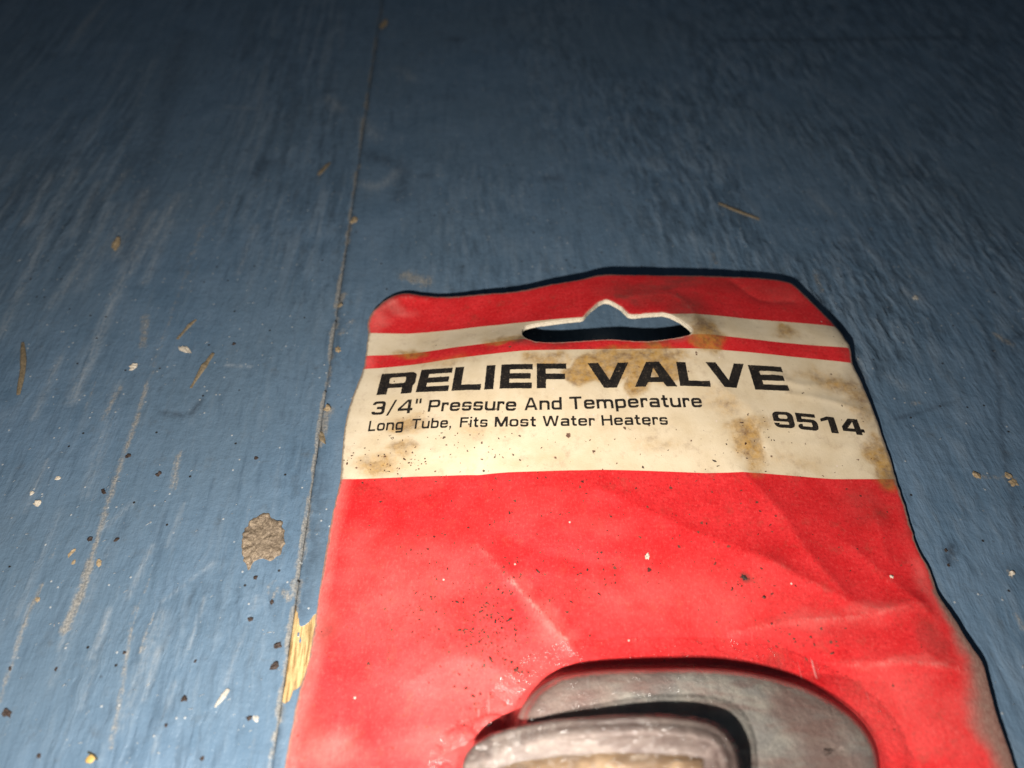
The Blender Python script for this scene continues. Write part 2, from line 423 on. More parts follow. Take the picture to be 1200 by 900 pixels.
# ------------------------------------------------------------------ the card: height field from its printed lines
B1 = [(431, 390), (480, 391), (533, 386.7), (587, 380.5), (621, 377), (820, 368.4), (880, 374), (940, 378.6), (979, 382)]
B2 = [(428, 416.8), (480, 414.5), (533, 406.7), (587, 400), (613, 396.8), (832, 391.5), (880, 397), (940, 403.5), (995.5, 407)]
B3 = [(426, 432.5), (480, 428), (533, 420), (587, 413.5), (640, 410), (717, 409), (775, 408.5), (850, 410.5), (910, 416), (1000, 425.4)]
B4 = [(400, 561), (450, 558.8), (500, 556.7), (600, 553.3), (697, 551.5), (825, 552.5), (950, 556), (1046, 561)]
ZMIN = 0.0018
STRIPE = []; ctrl = []
for Bk, z0 in ((B1, .0023), (B2, .0021), (B3, .0020), (B4, .0019)):
    Yk = at(*Bk[0], z0)[1]; STRIPE.append(Yk)
    for x, y in Bk:
        r = ray(x, y); z = CAM_H + r[2] * Yk / r[1]
        ctrl.append((r[0] * Yk / r[1], Yk, max(z, ZMIN)))
for x, y, z in [(470, 346, .0026), (436, 368, .0026), (560, 345, .0046), (620, 338, .0058), (700, 323, .0072), (800, 323, .0068), (880, 326, .0060), (930, 333, .0052), (980, 383, .0042),
                (388, 607, .0017), (373, 697, .0017), (353, 800, .0017), (333, 898, .0017), (300, 1020, .0017),
                (1071, 619, .0026), (1100, 694, .0031), (1137, 757, .0030), (1160, 823, .0028), (1188, 900, .0026), (1250, 1050, .0020),
                (600, 650, .0030), (750, 650, .0034), (900, 650, .0038), (500, 720, .0026), (640, 760, .0024), (950, 740, .0036), (800, 760, .0026),
                (450, 820, .0022), (1060, 850, .0030), (750, 1000, .0018), (500, 950, .0018)]:
    p = at(x, y, z); ctrl.append((p[0], p[1], z))
ctrl = np.array(ctrl)
def tps_fit(P, lam):
    n = len(P); xy = P[:, :2] * 20
    d = np.linalg.norm(xy[:, None] - xy[None], axis=-1)
    K = np.where(d > 0, d * d * np.log(d + 1e-12), 0) + lam * np.eye(n)
    A = np.zeros((n + 3, n + 3)); A[:n, :n] = K; A[:n, n] = 1; A[:n, n + 1:] = xy; A[n, :n] = 1; A[n + 1:, :n] = xy.T
    return xy, np.linalg.solve(A, np.concatenate([P[:, 2], np.zeros(3)]))
_xy, _w = tps_fit(ctrl, 0.004)
def z_smooth(X, Y):
    X = np.asarray(X, float); Y = np.asarray(Y, float)
    r = _w[-3] + _w[-2] * X * 20 + _w[-1] * Y * 20
    for (a, b), w in zip(_xy, _w[:-3]):
        d2 = (X * 20 - a) ** 2 + (Y * 20 - b) ** 2
        r = r + w * 0.5 * d2 * np.log(d2 + 1e-12)
    r = np.where(Y < .015, r + (0.0018 - r) * sstep(.015, -.01, Y), r)
    return ZMIN + np.where(r > ZMIN + .0002, r - ZMIN, .0002 * np.exp(np.clip((r - ZMIN - .0002) / .0002, -20, 0)))
def card_at(x, y):
    z = .003
    for _ in range(12):
        p = at(x, y, z); z = float(z_smooth(p[0], p[1]))
    return p
def card_list(pts): return np.array([card_at(*p[:2]) for p in pts])
# creases: polyline px, ridge height m, width m, kind (ridge / fold: a bend of the half beside it)
CREASE = [
    ([(598, 680), (632, 718), (668, 758)], .00030, .0016), ([(560, 640), (598, 680)], .00014, .0022),
    ([(700, 575), (760, 600), (830, 628), (905, 660)], .00022, .0028), ([(905, 660), (965, 690), (1030, 715), (1075, 705)], .00032, .0026),
    ([(870, 553), (915, 600), (950, 650), (985, 690)], .00026, .0024), ([(1010, 562), (1028, 600), (1040, 650)], .00022, .0026),
    ([(860, 742), (930, 728), (1010, 722), (1060, 710)], .00018, .0014), ([(990, 778), (1060, 776), (1130, 785)], .00016, .0012),
    ([(560, 555), (580, 620), (640, 650), (720, 665)], -.00022, .0032), ([(400, 600), (450, 590), (520, 570)], -.0002, .003),
    ([(590, 670), (700, 680), (760, 720), (800, 735)], .00012, .0025), ([(880, 800), (960, 790), (1040, 800)], -.00015, .0022),
    ([(905, 440), (940, 452), (985, 448)], .00018, .0016), ([(925, 462), (975, 470), (1010, 480)], .00016, .0013), ([(735, 348), (790, 346), (825, 385)], .00010, .0016),
    ([(840, 450), (880, 480), (900, 520)], .00014, .0025), ([(640, 425), (700, 440), (720, 470)], -.00012, .002), ([(440, 365), (470, 350), (500, 352)], .0003, .0018),
    ([(480, 800), (540, 770), (600, 790)], .00015, .003), ([(420, 700), (470, 660), (540, 640)], .00014, .0035), ([(1000, 640), (1060, 690), (1090, 720)], .00018, .002),
    ([(395, 770), (400, 840), (390, 890)], -.00014, .002), ([(860, 330), (890, 350), (930, 352)], -.0002, .002),
]
CR = [(catmull(card_list(p), .003, False), h, w) for p, h, w in CREASE]
# flat facets between the fold lines of the red part
_fr = np.random.default_rng(23)
_fx, _fy = np.meshgrid(np.arange(-.075, .1151, .019), np.arange(-.03, .111, .019))
_fx = (_fx + (np.arange(_fy.shape[0]) % 2)[:, None] * .0095 + _fr.uniform(-.0065, .0065, _fx.shape)).ravel(); _fy = (_fy + _fr.uniform(-.0065, .0065, _fy.shape)).ravel()
_fz = _fr.uniform(-.00062, .00062, _fx.shape)
_ft = [t for t in delaunay_2d_cdt([Vector((a * 10, b * 10)) for a, b in zip(_fx, _fy)], [], [], 0, 1e-7)[2] if len(t) == 3]
def facets(X, Y):
    r = np.zeros(X.shape)
    for a, b, c in _ft:
        lox, hix = min(_fx[a], _fx[b], _fx[c]), max(_fx[a], _fx[b], _fx[c]); loy, hiy = min(_fy[a], _fy[b], _fy[c]), max(_fy[a], _fy[b], _fy[c])
        k = np.nonzero((X >= lox) & (X <= hix) & (Y >= loy) & (Y <= hiy))[0]
        if not len(k): continue
        d = (_fy[b] - _fy[c]) * (_fx[a] - _fx[c]) + (_fx[c] - _fx[b]) * (_fy[a] - _fy[c])
        u = ((_fy[b] - _fy[c]) * (X[k] - _fx[c]) + (_fx[c] - _fx[b]) * (Y[k] - _fy[c])) / d; v = ((_fy[c] - _fy[a]) * (X[k] - _fx[c]) + (_fx[a] - _fx[c]) * (Y[k] - _fy[c])) / d
        i = (u >= -1e-9) & (v >= -1e-9) & (u + v <= 1 + 1e-9)
        r[k[i]] = u[i] * _fz[a] + v[i] * _fz[b] + (1 - u[i] - v[i]) * _fz[c]
    return r * sstep(.108, .085, Y)
def z_card(X, Y):
    X = np.asarray(X, float); Y = np.asarray(Y, float)
    z = z_smooth(X, Y)
    for P, h, w in CR:
        lo, hi = P.min(0) - 5 * w, P.max(0) + 5 * w
        k = (X > lo[0]) & (X < hi[0]) & (Y > lo[1]) & (Y < hi[1])
        if k.any():
            d = seg_dist(X[k], Y[k], P, False)
            z[k] = z[k] + 2.6 * h * np.exp(-np.sqrt((d / w) ** 2 + .06))
    for x_, y_, rx_, ry_, h_, so in ((1055, 600, 120, 95, -.0013, .55), (900, 590, 130, 60, -.0006, .6), (470, 590, 90, 40, -.0007, .6), (640, 620, 110, 45, .0006, .6), (960, 770, 80, 22, -.0005, .7), (560, 745, 90, 40, .0006, .7), (440, 830, 50, 60, -.0005, .7), (1000, 465, 40, 25, -.0004, .7)):
        z = z + h_ * ell(X, Y, x_, y_, rx_, ry_, .003, 0.25, so)
    z = z + (facets(X.ravel(), Y.ravel()).reshape(X.shape) if X.ndim else 0)
    z = z + .00012 * fbm(X * 55, Y * 55, 80, 3) + .000035 * fbm(X * 260, Y * 260, 81, 3)
    return np.maximum(z, .00172)

T_CARD = .0016
outline_px = [(431, 390), (430.5, 380), (433, 371), (439, 363), (450, 353), (462, 346.5), (474, 344), (486, 345), (500, 347.2), (520, 347.8), (560, 344.5), (600, 341.5), (640, 333.8), (680, 327),
              (698, 322.6), (712, 321), (730, 321.5), (760, 322), (800, 322.5), (850, 323.4), (885, 325), (912, 327.5), (928, 332), (941, 343), (961, 363), (979, 381), (990, 396), (996, 405), (1000, 426),
              (1009, 444), (1024, 480), (1033, 504), (1045, 540), (1051, 563), (1062.5, 594), (1070, 617), (1079, 641), (1094, 668), (1103, 697), (1117, 720), (1135, 752), (1151, 776), (1158, 802), (1167, 836), (1184, 880), (1193, 905)]
left_px = [(333, 900), (342, 851), (353, 800), (360, 780), (367, 740), (373, 697), (380, 653), (388, 607), (398, 562), (401, 527), (404, 500), (409, 476), (416, 457), (425, 433), (428, 417)]
ro = card_list(outline_px); lo_ = card_list(left_px)
OUT = np.concatenate([ro, np.array([[ro[-1][0] + .002, -.02], [ro[-1][0] + .002, -.088], [ro[-1][0] - .01, -.096], [lo_[0][0] + .008, -.096], [lo_[0][0] - .003, -.088], [lo_[0][0] - .001, -.02]]), lo_])
hole_px = [(612.5, 393), (614, 383), (626, 379), (640, 377), (662, 374), (684, 371), (688, 366), (698, 357), (706, 352), (711, 351), (718, 353.5), (728, 359.5), (738, 368), (760, 367), (780, 366.5),
           (792, 371), (802, 377), (811, 386), (809, 391), (800, 394), (776, 398), (750, 399.5), (712, 397.5), (680, 399.5), (644, 401), (624, 399)]
def rough(P, amp, f, seed):
    n = len(P); t = np.roll(P, -1, 0) - np.roll(P, 1, 0); t /= np.linalg.norm(t, axis=1)[:, None] + 1e-12
    nn = np.stack([t[:, 1], -t[:, 0]], -1); k = np.arange(n)
    return P + nn * (amp * fbm(P[:, 0] * f, P[:, 1] * f, seed, 3))[:, None]
OUT = rough(catmull(OUT, .00055), .00016, 700, 91)
HOLE = rough(catmull(card_list(hole_px), .00035), .00014, 1600, 92)

def make_card():
    x0, y0 = OUT.min(0); x1, y1 = OUT.max(0)
    d = .00052
    xs = np.arange(x0, x1, d); ys = np.concatenate([np.arange(-.095, .025, .0025), np.arange(.025, y1, d)])
    X, Y = np.meshgrid(xs, ys); X = X + (np.arange(len(ys)) % 2)[:, None] * d * .5
    fine = Y > .025
    keepc = fine | ((np.arange(len(xs)) % 5) == 0)[None, :]
    X, Y = X[keepc], Y[keepc]
    k = inside(X, Y, OUT) & (seg_dist(X, Y, OUT) > .0003)
    X, Y = X[k], Y[k]
    near = (np.abs(X - HOLE[:, 0].mean()) < .04) & (np.abs(Y - HOLE[:, 1].mean()) < .02)
    bad = np.zeros(X.shape, bool); bad[near] = inside(X[near], Y[near], HOLE) | (seg_dist(X[near], Y[near], HOLE) < .0003)
    X, Y = X[~bad], Y[~bad]
    no, nh = len(OUT), len(HOLE)
    pts = np.concatenate([OUT, HOLE, np.stack([X, Y], -1)])
    edges = [(i, (i + 1) % no) for i in range(no)] + [(no + i, no + (i + 1) % nh) for i in range(nh)]
    vc, ec, fc, *_ = delaunay_2d_cdt([Vector(p * 10) for p in pts], edges, [], 0, 1e-7)
    P = np.array([(v.x / 10, v.y / 10) for v in vc]); F = np.array([f for f in fc if len(f) == 3])
    c = P[F].mean(1)
    ok = inside(c[:, 0], c[:, 1], OUT); nk = (np.abs(c[:, 0] - HOLE[:, 0].mean()) < .04) & (np.abs(c[:, 1] - HOLE[:, 1].mean()) < .02)
    ok[nk] &= ~inside(c[nk, 0], c[nk, 1], HOLE)
    F = F[ok]
    a, b, cc = P[F[:, 0]], P[F[:, 1]], P[F[:, 2]]
    cr = (b[:, 0] - a[:, 0]) * (cc[:, 1] - a[:, 1]) - (b[:, 1] - a[:, 1]) * (cc[:, 0] - a[:, 0])
    F[cr < 0] = F[cr < 0][:, ::-1]
    Z = z_card(P[:, 0], P[:, 1])
    dO = seg_dist(P[:, 0], P[:, 1], OUT); 
    dH = np.full(len(P), .05); nk = (np.abs(P[:, 0] - HOLE[:, 0].mean()) < .05) & (np.abs(P[:, 1] - HOLE[:, 1].mean()) < .03)
    dH[nk] = seg_dist(P[nk, 0], P[nk, 1], HOLE)
    # rounded, softened card edge
    Z = Z - .00022 * np.exp(-dO / .0005) - .00012 * np.exp(-dH / .0004)
    n = len(P)
    e = np.concatenate([F[:, [0, 1]], F[:, [1, 2]], F[:, [2, 0]]])
    key = np.minimum(e[:, 0], e[:, 1]).astype(np.int64) * n + np.maximum(e[:, 0], e[:, 1])
    u, inv, cnt = np.unique(key, return_inverse=True, return_counts=True)
    be = e[cnt[inv] == 1]
    V = [np.column_stack([P, Z]), np.column_stack([P, Z - T_CARD])]
    faces = [F, F[:, ::-1] + n]; mi = [np.zeros(len(F)), np.ones(len(F))]
    used = np.unique(be); mp_ = -np.ones(n, int); mp_[used] = np.arange(len(used))
    L = 5; base = 2 * n; m = len(used)
    cx, cy = P[used, 0], P[used, 1]
    for l in range(L):
        t = l / (L - 1)
        jit = (.00010 * fbm(cx * 2500 + l * 7.7, cy * 2500, 93 + l, 2)) * (0 < l < L - 1)
        V.append(np.column_stack([cx + jit, cy + jit, Z[used] - T_CARD * t]))
    for l in range(L - 1):
        A = base + l * m + mp_[be[:, 0]]; B = base + l * m + mp_[be[:, 1]]; A2 = A + m; B2 = B + m
        faces += [np.stack([A, A2, B2], -1), np.stack([A, B2, B], -1)]; mi += [np.ones(len(be)) * 1, np.ones(len(be)) * 1]
    V = np.concatenate(V); faces = np.concatenate(faces); mi = np.concatenate(mi)
    at_ = {}
    X, Y = P[:, 0], P[:, 1]
    at_['px'] = X; at_['py'] = Y
    at_['edge'] = dO; at_['hole'] = dH
    def marks(lst, seed, rag=.45, f=220):
        r = np.zeros(n)
        for it in lst:
            x, y, rx, ry, k = it[:5]; rot = it[5] if len(it) > 5 else 0; soft = it[6] if len(it) > 6 else .5
            p = card_at(x, y); z = float(z_smooth(*p))
            wx = X + .0022 * fbm(X * f, Y * f, seed, 3) * rag * 2; wy = Y + .0022 * fbm(X * f, Y * f, seed + 7, 3) * rag * 2
            r = np.maximum(r, k * ell(wx, wy, x, y, rx, ry, z, rot, min(.95, soft * 1.7)))
        return r
    at_['stain'] = marks([(702, 430, 28, 13, 1.0, 0, .35), (735, 424, 44, 16, .85, 0, .4), (772, 424, 20, 20, .95, .3), (748, 440, 12, 16, .9), (640, 420, 28, 8, .5), (742, 448, 10, 12, .8), (680, 437, 18, 10, .9, 0, .35), (790, 418, 30, 8, .4),
        (825, 388, 18, 18, .7), (880, 520, 16, 24, .75, .1), (878, 498, 26, 8, .5), (1035, 540, 16, 26, .75), (1010, 470, 22, 30, .35), (985, 450, 28, 10, .5), (960, 440, 40, 10, .3), (480, 415, 18, 6, .55), (590, 398, 24, 5, .5),
        (445, 545, 30, 12, .45), (480, 495, 26, 10, .45), (470, 525, 20, 12, .4), (520, 425, 40, 8, .3), (770, 520, 40, 10, .25), (850, 470, 30, 16, .3), (630, 540, 60, 8, .2), (930, 540, 40, 10, .25), (920, 388, 14, 8, .5), (1005, 400, 12, 30, .5), (560, 505, 30, 8, .25)], 101)
    at_['grime'] = marks([(607, 398, 12, 6, .8), (655, 404, 16, 5, .5), (745, 342, 40, 12, .5, -.2), (730, 350, 20, 5, .6, -.5), (775, 335, 40, 5, .6), (803, 360, 22, 22, .55, .4), (820, 378, 12, 14, .7), (800, 330, 30, 8, .6), (840, 332, 40, 10, .3), (900, 340, 34, 12, .25), (620, 402, 20, 4, .5),
        (780, 398, 24, 4, .5), (383, 735, 11, 24, .7), (367, 845, 12, 30, .45), (378, 860, 9, 36, .4), (960, 740, 60, 18, .25), (1085, 640, 10, 60, .45), (1098, 750, 16, 26, .45), (872, 678, 5, 7, .8, 0, .3), (1040, 560, 14, 12, .5), (1020, 590, 28, 22, .3),
        (470, 570, 44, 14, .3), (700, 612, 20, 8, .2), (450, 360, 16, 8, .35), (915, 775, 18, 10, .3), (830, 378, 14, 16, .5), (1000, 430, 10, 60, .35), (540, 620, 40, 12, .12), (360, 790, 8, 20, .4), (850, 770, 60, 10, .2)], 111)
    at_['scuff'] = marks([(645, 730, 34, 12, .75, -.9, .6), (620, 700, 30, 9, .4, -.9), (650, 745, 22, 16, .5), (1020, 718, 44, 8, .5, .1), (960, 726, 60, 9, .4), (580, 840, 50, 30, .5), (520, 870, 60, 22, .45), (380, 880, 40, 20, .7), (430, 640, 50, 26, .35),
        (1060, 778, 60, 5, .55), (1120, 850, 30, 40, .4), (1084, 680, 9, 36, .6), (1030, 830, 50, 30, .25), (440, 375, 12, 14, .7), (428, 424, 10, 12, .6), (800, 392, 20, 6, .5), (380, 720, 10, 12, .6), (350, 860, 8, 40, .5), (620, 590, 60, 24, .15),
        (820, 690, 60, 20, .2), (700, 700, 70, 30, .22), (480, 690, 90, 60, .40), (560, 800, 100, 60, .40), (800, 700, 120, 40, .30), (880, 830, 40, 40, .2), (1060, 830, 60, 50, .4), (700, 620, 40, 10, .2), (920, 345, 20, 10, .25), (456, 356, 26, 6, 1.0, -.55), (440, 366, 12, 10, .7), (500, 780, 60, 40, .2), (600, 790, 40, 26, .3)], 121)
    at_['speck'] = marks([(575, 740, 46, 40, 1.0, .4, .6), (540, 720, 80, 50, .45), (600, 690, 70, 50, .3), (460, 740, 40, 40, .35), (700, 660, 60, 30, .3), (870, 690, 40, 40, .3), (700, 610, 200, 60, .14), (600, 525, 200, 30, .14), (800, 520, 120, 30, .08), (480, 540, 70, 16, .25), (520, 640, 50, 16, .5), (930, 745, 60, 12, .4), (560, 820, 60, 40, .3)], 131)
    ck = np.zeros(n)
    for (P_, h_, w_), k_ in zip(CR, (1., .3, .0, .3, .1, .12, .5, .65, .0, .0, .0, .1, .45, .45, .3, .15, .1, .8, .0, .0, .2, .1, .15)):
        lo, hi = P_.min(0) - .002, P_.max(0) + .002
        q = np.nonzero((X > lo[0]) & (X < hi[0]) & (Y > lo[1]) & (Y < hi[1]))[0]
        ck[q] = np.maximum(ck[q], k_ * np.exp(-(seg_dist(X[q], Y[q], P_, False) / .00052) ** 2))
    at_['crack'] = ck
    for k in list(at_): at_[k] = np.concatenate([at_[k], at_[k], np.tile(at_[k][used], L)])
    at_['lay'] = np.concatenate([np.zeros(n), np.ones(n)] + [np.full(m, l / (L - 1)) for l in range(L)])
    return V, faces, at_, mi

# printed board
def card_mats():
    M = NT('printed_card')
    cx = M.n('ShaderNodeCombineXYZ'); M.put(cx.inputs[0], M.attr('px')); M.put(cx.inputs[1], M.attr('py')); v = cx.outputs[0]
    py = M.attr('py')
    fine = M.noise(v, 3200, 3, .6); mid = M.noise(v, 120, 5, .6); n600 = M.noise(v, 600, 5, .65)
    pyj = M.math('ADD', py, M.math('MULTIPLY', M.math('SUBTRACT', fine, .5), .00012))
    def up(Yk): return M.step(pyj, Yk - .00007, Yk + .00007)
    Y1, Y2, Y3, Y4 = STRIPE
    red = M.math('ADD', up(Y1), M.math('ADD', M.math('MULTIPLY', up(Y3), M.math('SUBTRACT', 1.0, up(Y2))), M.math('SUBTRACT', 1.0, up(Y4))), clamp=True)
    # paper: aged cream
    paper = M.mix(M.step(mid, .3, .72), (0.70, 0.585, 0.42), (0.61, 0.49, 0.325))
    paper = M.mix(M.math('MULTIPLY', M.step(n600, .55, .75), .35), paper, (0.46, 0.37, 0.24))
    paper = M.mix(M.math('MULTIPLY', M.step(M.attr('edge'), .009, .001), .15), paper, (0.62, 0.58, 0.50))
    # red ink, slightly mottled, paper fibre showing through
    ink = M.mix(M.step(mid, .3, .7), (0.60, 0.013, 0.016), (0.70, 0.024, 0.028))
    ink = M.mix(M.math('MULTIPLY', M.step(n600, .3, .75), .35), ink, (0.42, 0.006, 0.009))
    mot = M.noise(v, 1300, 3, .7)
    ink = M.mix(M.step(mot, .50, .68, 0.0, .60), ink, (0.36, 0.005, 0.008))
    ink = M.mix(M.step(mot, .46, .30, 0.0, .30), ink, (0.80, 0.10, 0.09))
    fib = M.noise(M.mp(v, (1, .35, 1)), 2400, 3, .65)
    ink = M.mix(M.math('MULTIPLY', M.step(fib, .54, .75), .22), ink, (0.80, 0.16, 0.14))
    le = M.math('MULTIPLY', M.math('MULTIPLY', M.step(M.attr('edge'), .0045, .0004), M.step(M.attr('px'), .0, -.02)), M.math('MULTIPLY', M.step(py, .13, .10), .85))
    sc = M.math('MULTIPLY', M.math('MAXIMUM', M.attr('scuff'), le), M.step(M.math('ADD', M.math('MULTIPLY', fib, .3), M.math('ADD', M.math('MULTIPLY', n600, .3), M.math('MULTIPLY', mid, .4))), .12, .80))
    ink = M.mix(M.math('MULTIPLY', sc, .75), ink, (0.84, 0.23, 0.20))
    ck = M.math('MULTIPLY', M.attr('crack'), M.math('MULTIPLY', M.step(M.math('ADD', M.math('MULTIPLY', fib, .4), M.math('MULTIPLY', n600, .6)), .40, .64), M.step(M.noise(v, 190, 3, .6), .36, .62, .08, .75)))
    ink = M.mix(ck, ink, (0.84, 0.30, 0.26))
    paper = M.mix(M.math('MULTIPLY', ck, .5), paper, (0.34, 0.25, 0.16))
    col = M.mix(red, paper, ink)
    # brown water stains with darker tide lines
    stv = M.math('ADD', M.attr('stain'), M.math('MULTIPLY', M.math('SUBTRACT', M.noise(v, 260, 6, .7), .5), 1.1))
    st = M.math('MULTIPLY', M.step(stv, -.15, .72), M.step(M.attr('stain'), .02, .35))
    scol = M.mix(M.step(M.noise(v, 420, 4, .7), .35, .7), (0.42, 0.215, 0.024), (0.17, 0.078, 0.010))
    col = M.mix(M.math('MULTIPLY', st, M.step(n600, .2, .8, .60, .95)), col, scol)
    ring = M.math('MULTIPLY', M.step(M.math('ABSOLUTE', M.math('SUBTRACT', stv, .45)), .07, 0.0), M.step(M.attr('stain'), .1, .4))
    col = M.mix(M.math('MULTIPLY', ring, .30), col, (0.22, 0.12, 0.04))
    gm = M.math('MULTIPLY', M.attr('grime'), M.step(M.math('ADD', M.math('MULTIPLY', M.noise(v, 330, 5, .7), .7), M.math('MULTIPLY', fine, .3)), .22, .56))
    col = M.mix(M.math('MULTIPLY', gm, .85), col, (0.055, 0.030, 0.020))
    # overall thin soil
    col = M.mix(M.math('MULTIPLY', M.step(M.noise(v, 1500, 4, .75), .60, .80), .30), col, (0.13, 0.065, 0.045))
    smz = M.math('MULTIPLY', M.step(M.noise(v, 210, 6, .75), .52, .72), .28)
    col = M.mix(smz, col, (0.17, 0.075, 0.045))
    # abraded margin: bare brown board where the print has rubbed off the edges
    side = M.step(M.attr('px'), .03, .06)
    wid = M.math('ADD', M.math('MULTIPLY', M.math('MULTIPLY', side, M.step(py, .072, .030)), .0050), .00065)
    low = M.step(M.noise(v, 90, 3, .5), .2, .8, .5, 1.3)
    em = M.step(M.math('ADD', M.attr('edge'), M.math('MULTIPLY', M.math('SUBTRACT', n600, .5), .0012)), M.math('MULTIPLY', M.math('MULTIPLY', wid, low), 1.5), M.math('MULTIPLY', M.math('MULTIPLY', wid, low), .25))
    ecol = M.mix(M.step(fib, .3, .7), (0.12, 0.092, 0.072), (0.215, 0.17, 0.135))
    ecol = M.mix(M.math('MULTIPLY', M.step(fine, .5, .8), .5), ecol, (0.12, 0.08, 0.06))
    col = M.mix(M.math('MULTIPLY', em, .88), col, ecol)
    hm = M.step(M.attr('hole'), .0006, .0001)
    col = M.mix(M.math('MULTIPLY', hm, M.step(n600, .3, .7, .1, .7)), col, (0.60, 0.50, 0.38))
    # dirt specks
    sv = M.n('ShaderNodeVectorMath', operation='ADD'); M.put(sv.inputs[0], v)
    s2_ = M.n('ShaderNodeVectorMath', operation='SCALE'); nz = M.n('ShaderNodeTexNoise'); M.put(nz.inputs['Vector'], v); nz.inputs['Scale'].default_value = 1500; nz.inputs['Detail'].default_value = 3
    M.put(s2_.inputs[0], nz.outputs['Color']); s2_.inputs['Scale'].default_value = .0011; M.put(sv.inputs[1], s2_.outputs[0])
    clump = M.step(M.noise(v, 330, 4, .7), .40, .64, .12, 1.5)
    for scl, lo in ((480, .32), (800, .16), (1150, .02)):
        d, c = M.vor(sv.outputs[0], scl); r = M.sep(c)
        th = M.math('SUBTRACT', 1.0, M.math('MULTIPLY', M.math('MULTIPLY', M.math('ADD', M.attr('speck'), .012), clump), .40 - lo))
        rad = M.math('ADD', M.math('MULTIPLY', r[1], .20), .15)
        k = M.math('MULTIPLY', M.step(d, rad, M.math('MULTIPLY', rad, .6)), M.math('GREATER_THAN', r[0], th))
        col = M.mix(M.math('MULTIPLY', k, .92), col, M.mix(r[2], (0.030, 0.014, 0.010), (0.13, 0.05, 0.03)))
    d, c = M.vor(v, 500); r = M.sep(c)
    k = M.math('MULTIPLY', M.step(d, .13, .08), M.math('GREATER_THAN', r[2], .993)); col = M.mix(M.math('MULTIPLY', k, .8), col, (0.75, 0.60, 0.52))
    h = M.math('ADD', M.math('MULTIPLY', fine, .5), M.math('ADD', M.math('MULTIPLY', fib, .35), M.math('MULTIPLY', n600, .5)))
    bmp = M.bump(h, .42, .00016)
    rough_ = M.math('ADD', M.math('ADD', M.step(mid, .3, .7, .50, .60), M.math('MULTIPLY', M.math('MAXIMUM', st, gm), .3)), M.math('MULTIPLY', em, .4))
    M.set(Base_Color=col, Roughness=rough_, Normal=bmp, Specular_IOR_Level=.5)
    E = NT('card_core'); p = E.pos(); f2 = E.noise(p, 2500, 3, .7); f3 = E.noise(p, 300, 4)
    inn = E.mix(E.step(f2, .3, .7), (0.66, 0.56, 0.42), (0.80, 0.72, 0.58)); outc = E.mix(E.step(f2, .3, .7), (0.20, 0.145, 0.10), (0.38, 0.30, 0.22))
    lay = E.attr('lay')
    line = E.math('MULTIPLY', E.step(E.math('ABSOLUTE', E.math('SUBTRACT', lay, .27)), .07, .02), .55)
    c2 = E.mix(E.step(E.attr('hole'), .004, .0005), outc, inn); c2 = E.mix(line, c2, (0.16, 0.10, 0.06))
    c2 = E.mix(E.step(f3, .55, .75), c2, E.mix(.5, c2, (0.22, 0.15, 0.09)))
    E.set(Base_Color=c2, Roughness=.85, Normal=E.bump(f2, .6, .0002))
    return M.m, E.m

CARD_BASE = (0.0, 0.06, 0.0)
card = thing('blister_card', 'worn red and cream hang card with a slot and black lettering on blue boards', 'packaging card', CARD_BASE)
def local(V, base=CARD_BASE): V = np.array(V, float); return V - np.array(base)
V, F, A, MI = make_card()
link('printed_card', mesh('printed_card', local(V), F, A, True, MI), list(card_mats()), card)

# ------------------------------------------------------------------ lettering (own squarish stroke shapes, traced from signed distances)
class Sh:
    def __init__(s, f): s.f = f
    def __or__(s, o): return Sh(lambda x, y: np.minimum(s.f(x, y), o.f(x, y)))
    def __sub__(s, o): return Sh(lambda x, y: np.maximum(s.f(x, y), -o.f(x, y)))
    def __and__(s, o): return Sh(lambda x, y: np.maximum(s.f(x, y), o.f(x, y)))
    def mv(s, dx, dy=0): return Sh(lambda x, y: s.f(x - dx, y - dy))
def rr(x0, y0, x1, y1, r=0.0):
    def f(x, y):
        qx = np.abs(x - (x0 + x1) / 2) - (x1 - x0) / 2 + r; qy = np.abs(y - (y0 + y1) / 2) - (y1 - y0) / 2 + r
        return np.minimum(np.maximum(qx, qy), 0) + np.hypot(np.maximum(qx, 0), np.maximum(qy, 0)) - r
    return Sh(f)
def pg(*P):
    P = np.array(P, float)
    return Sh(lambda x, y: -sdist(x, y, P))
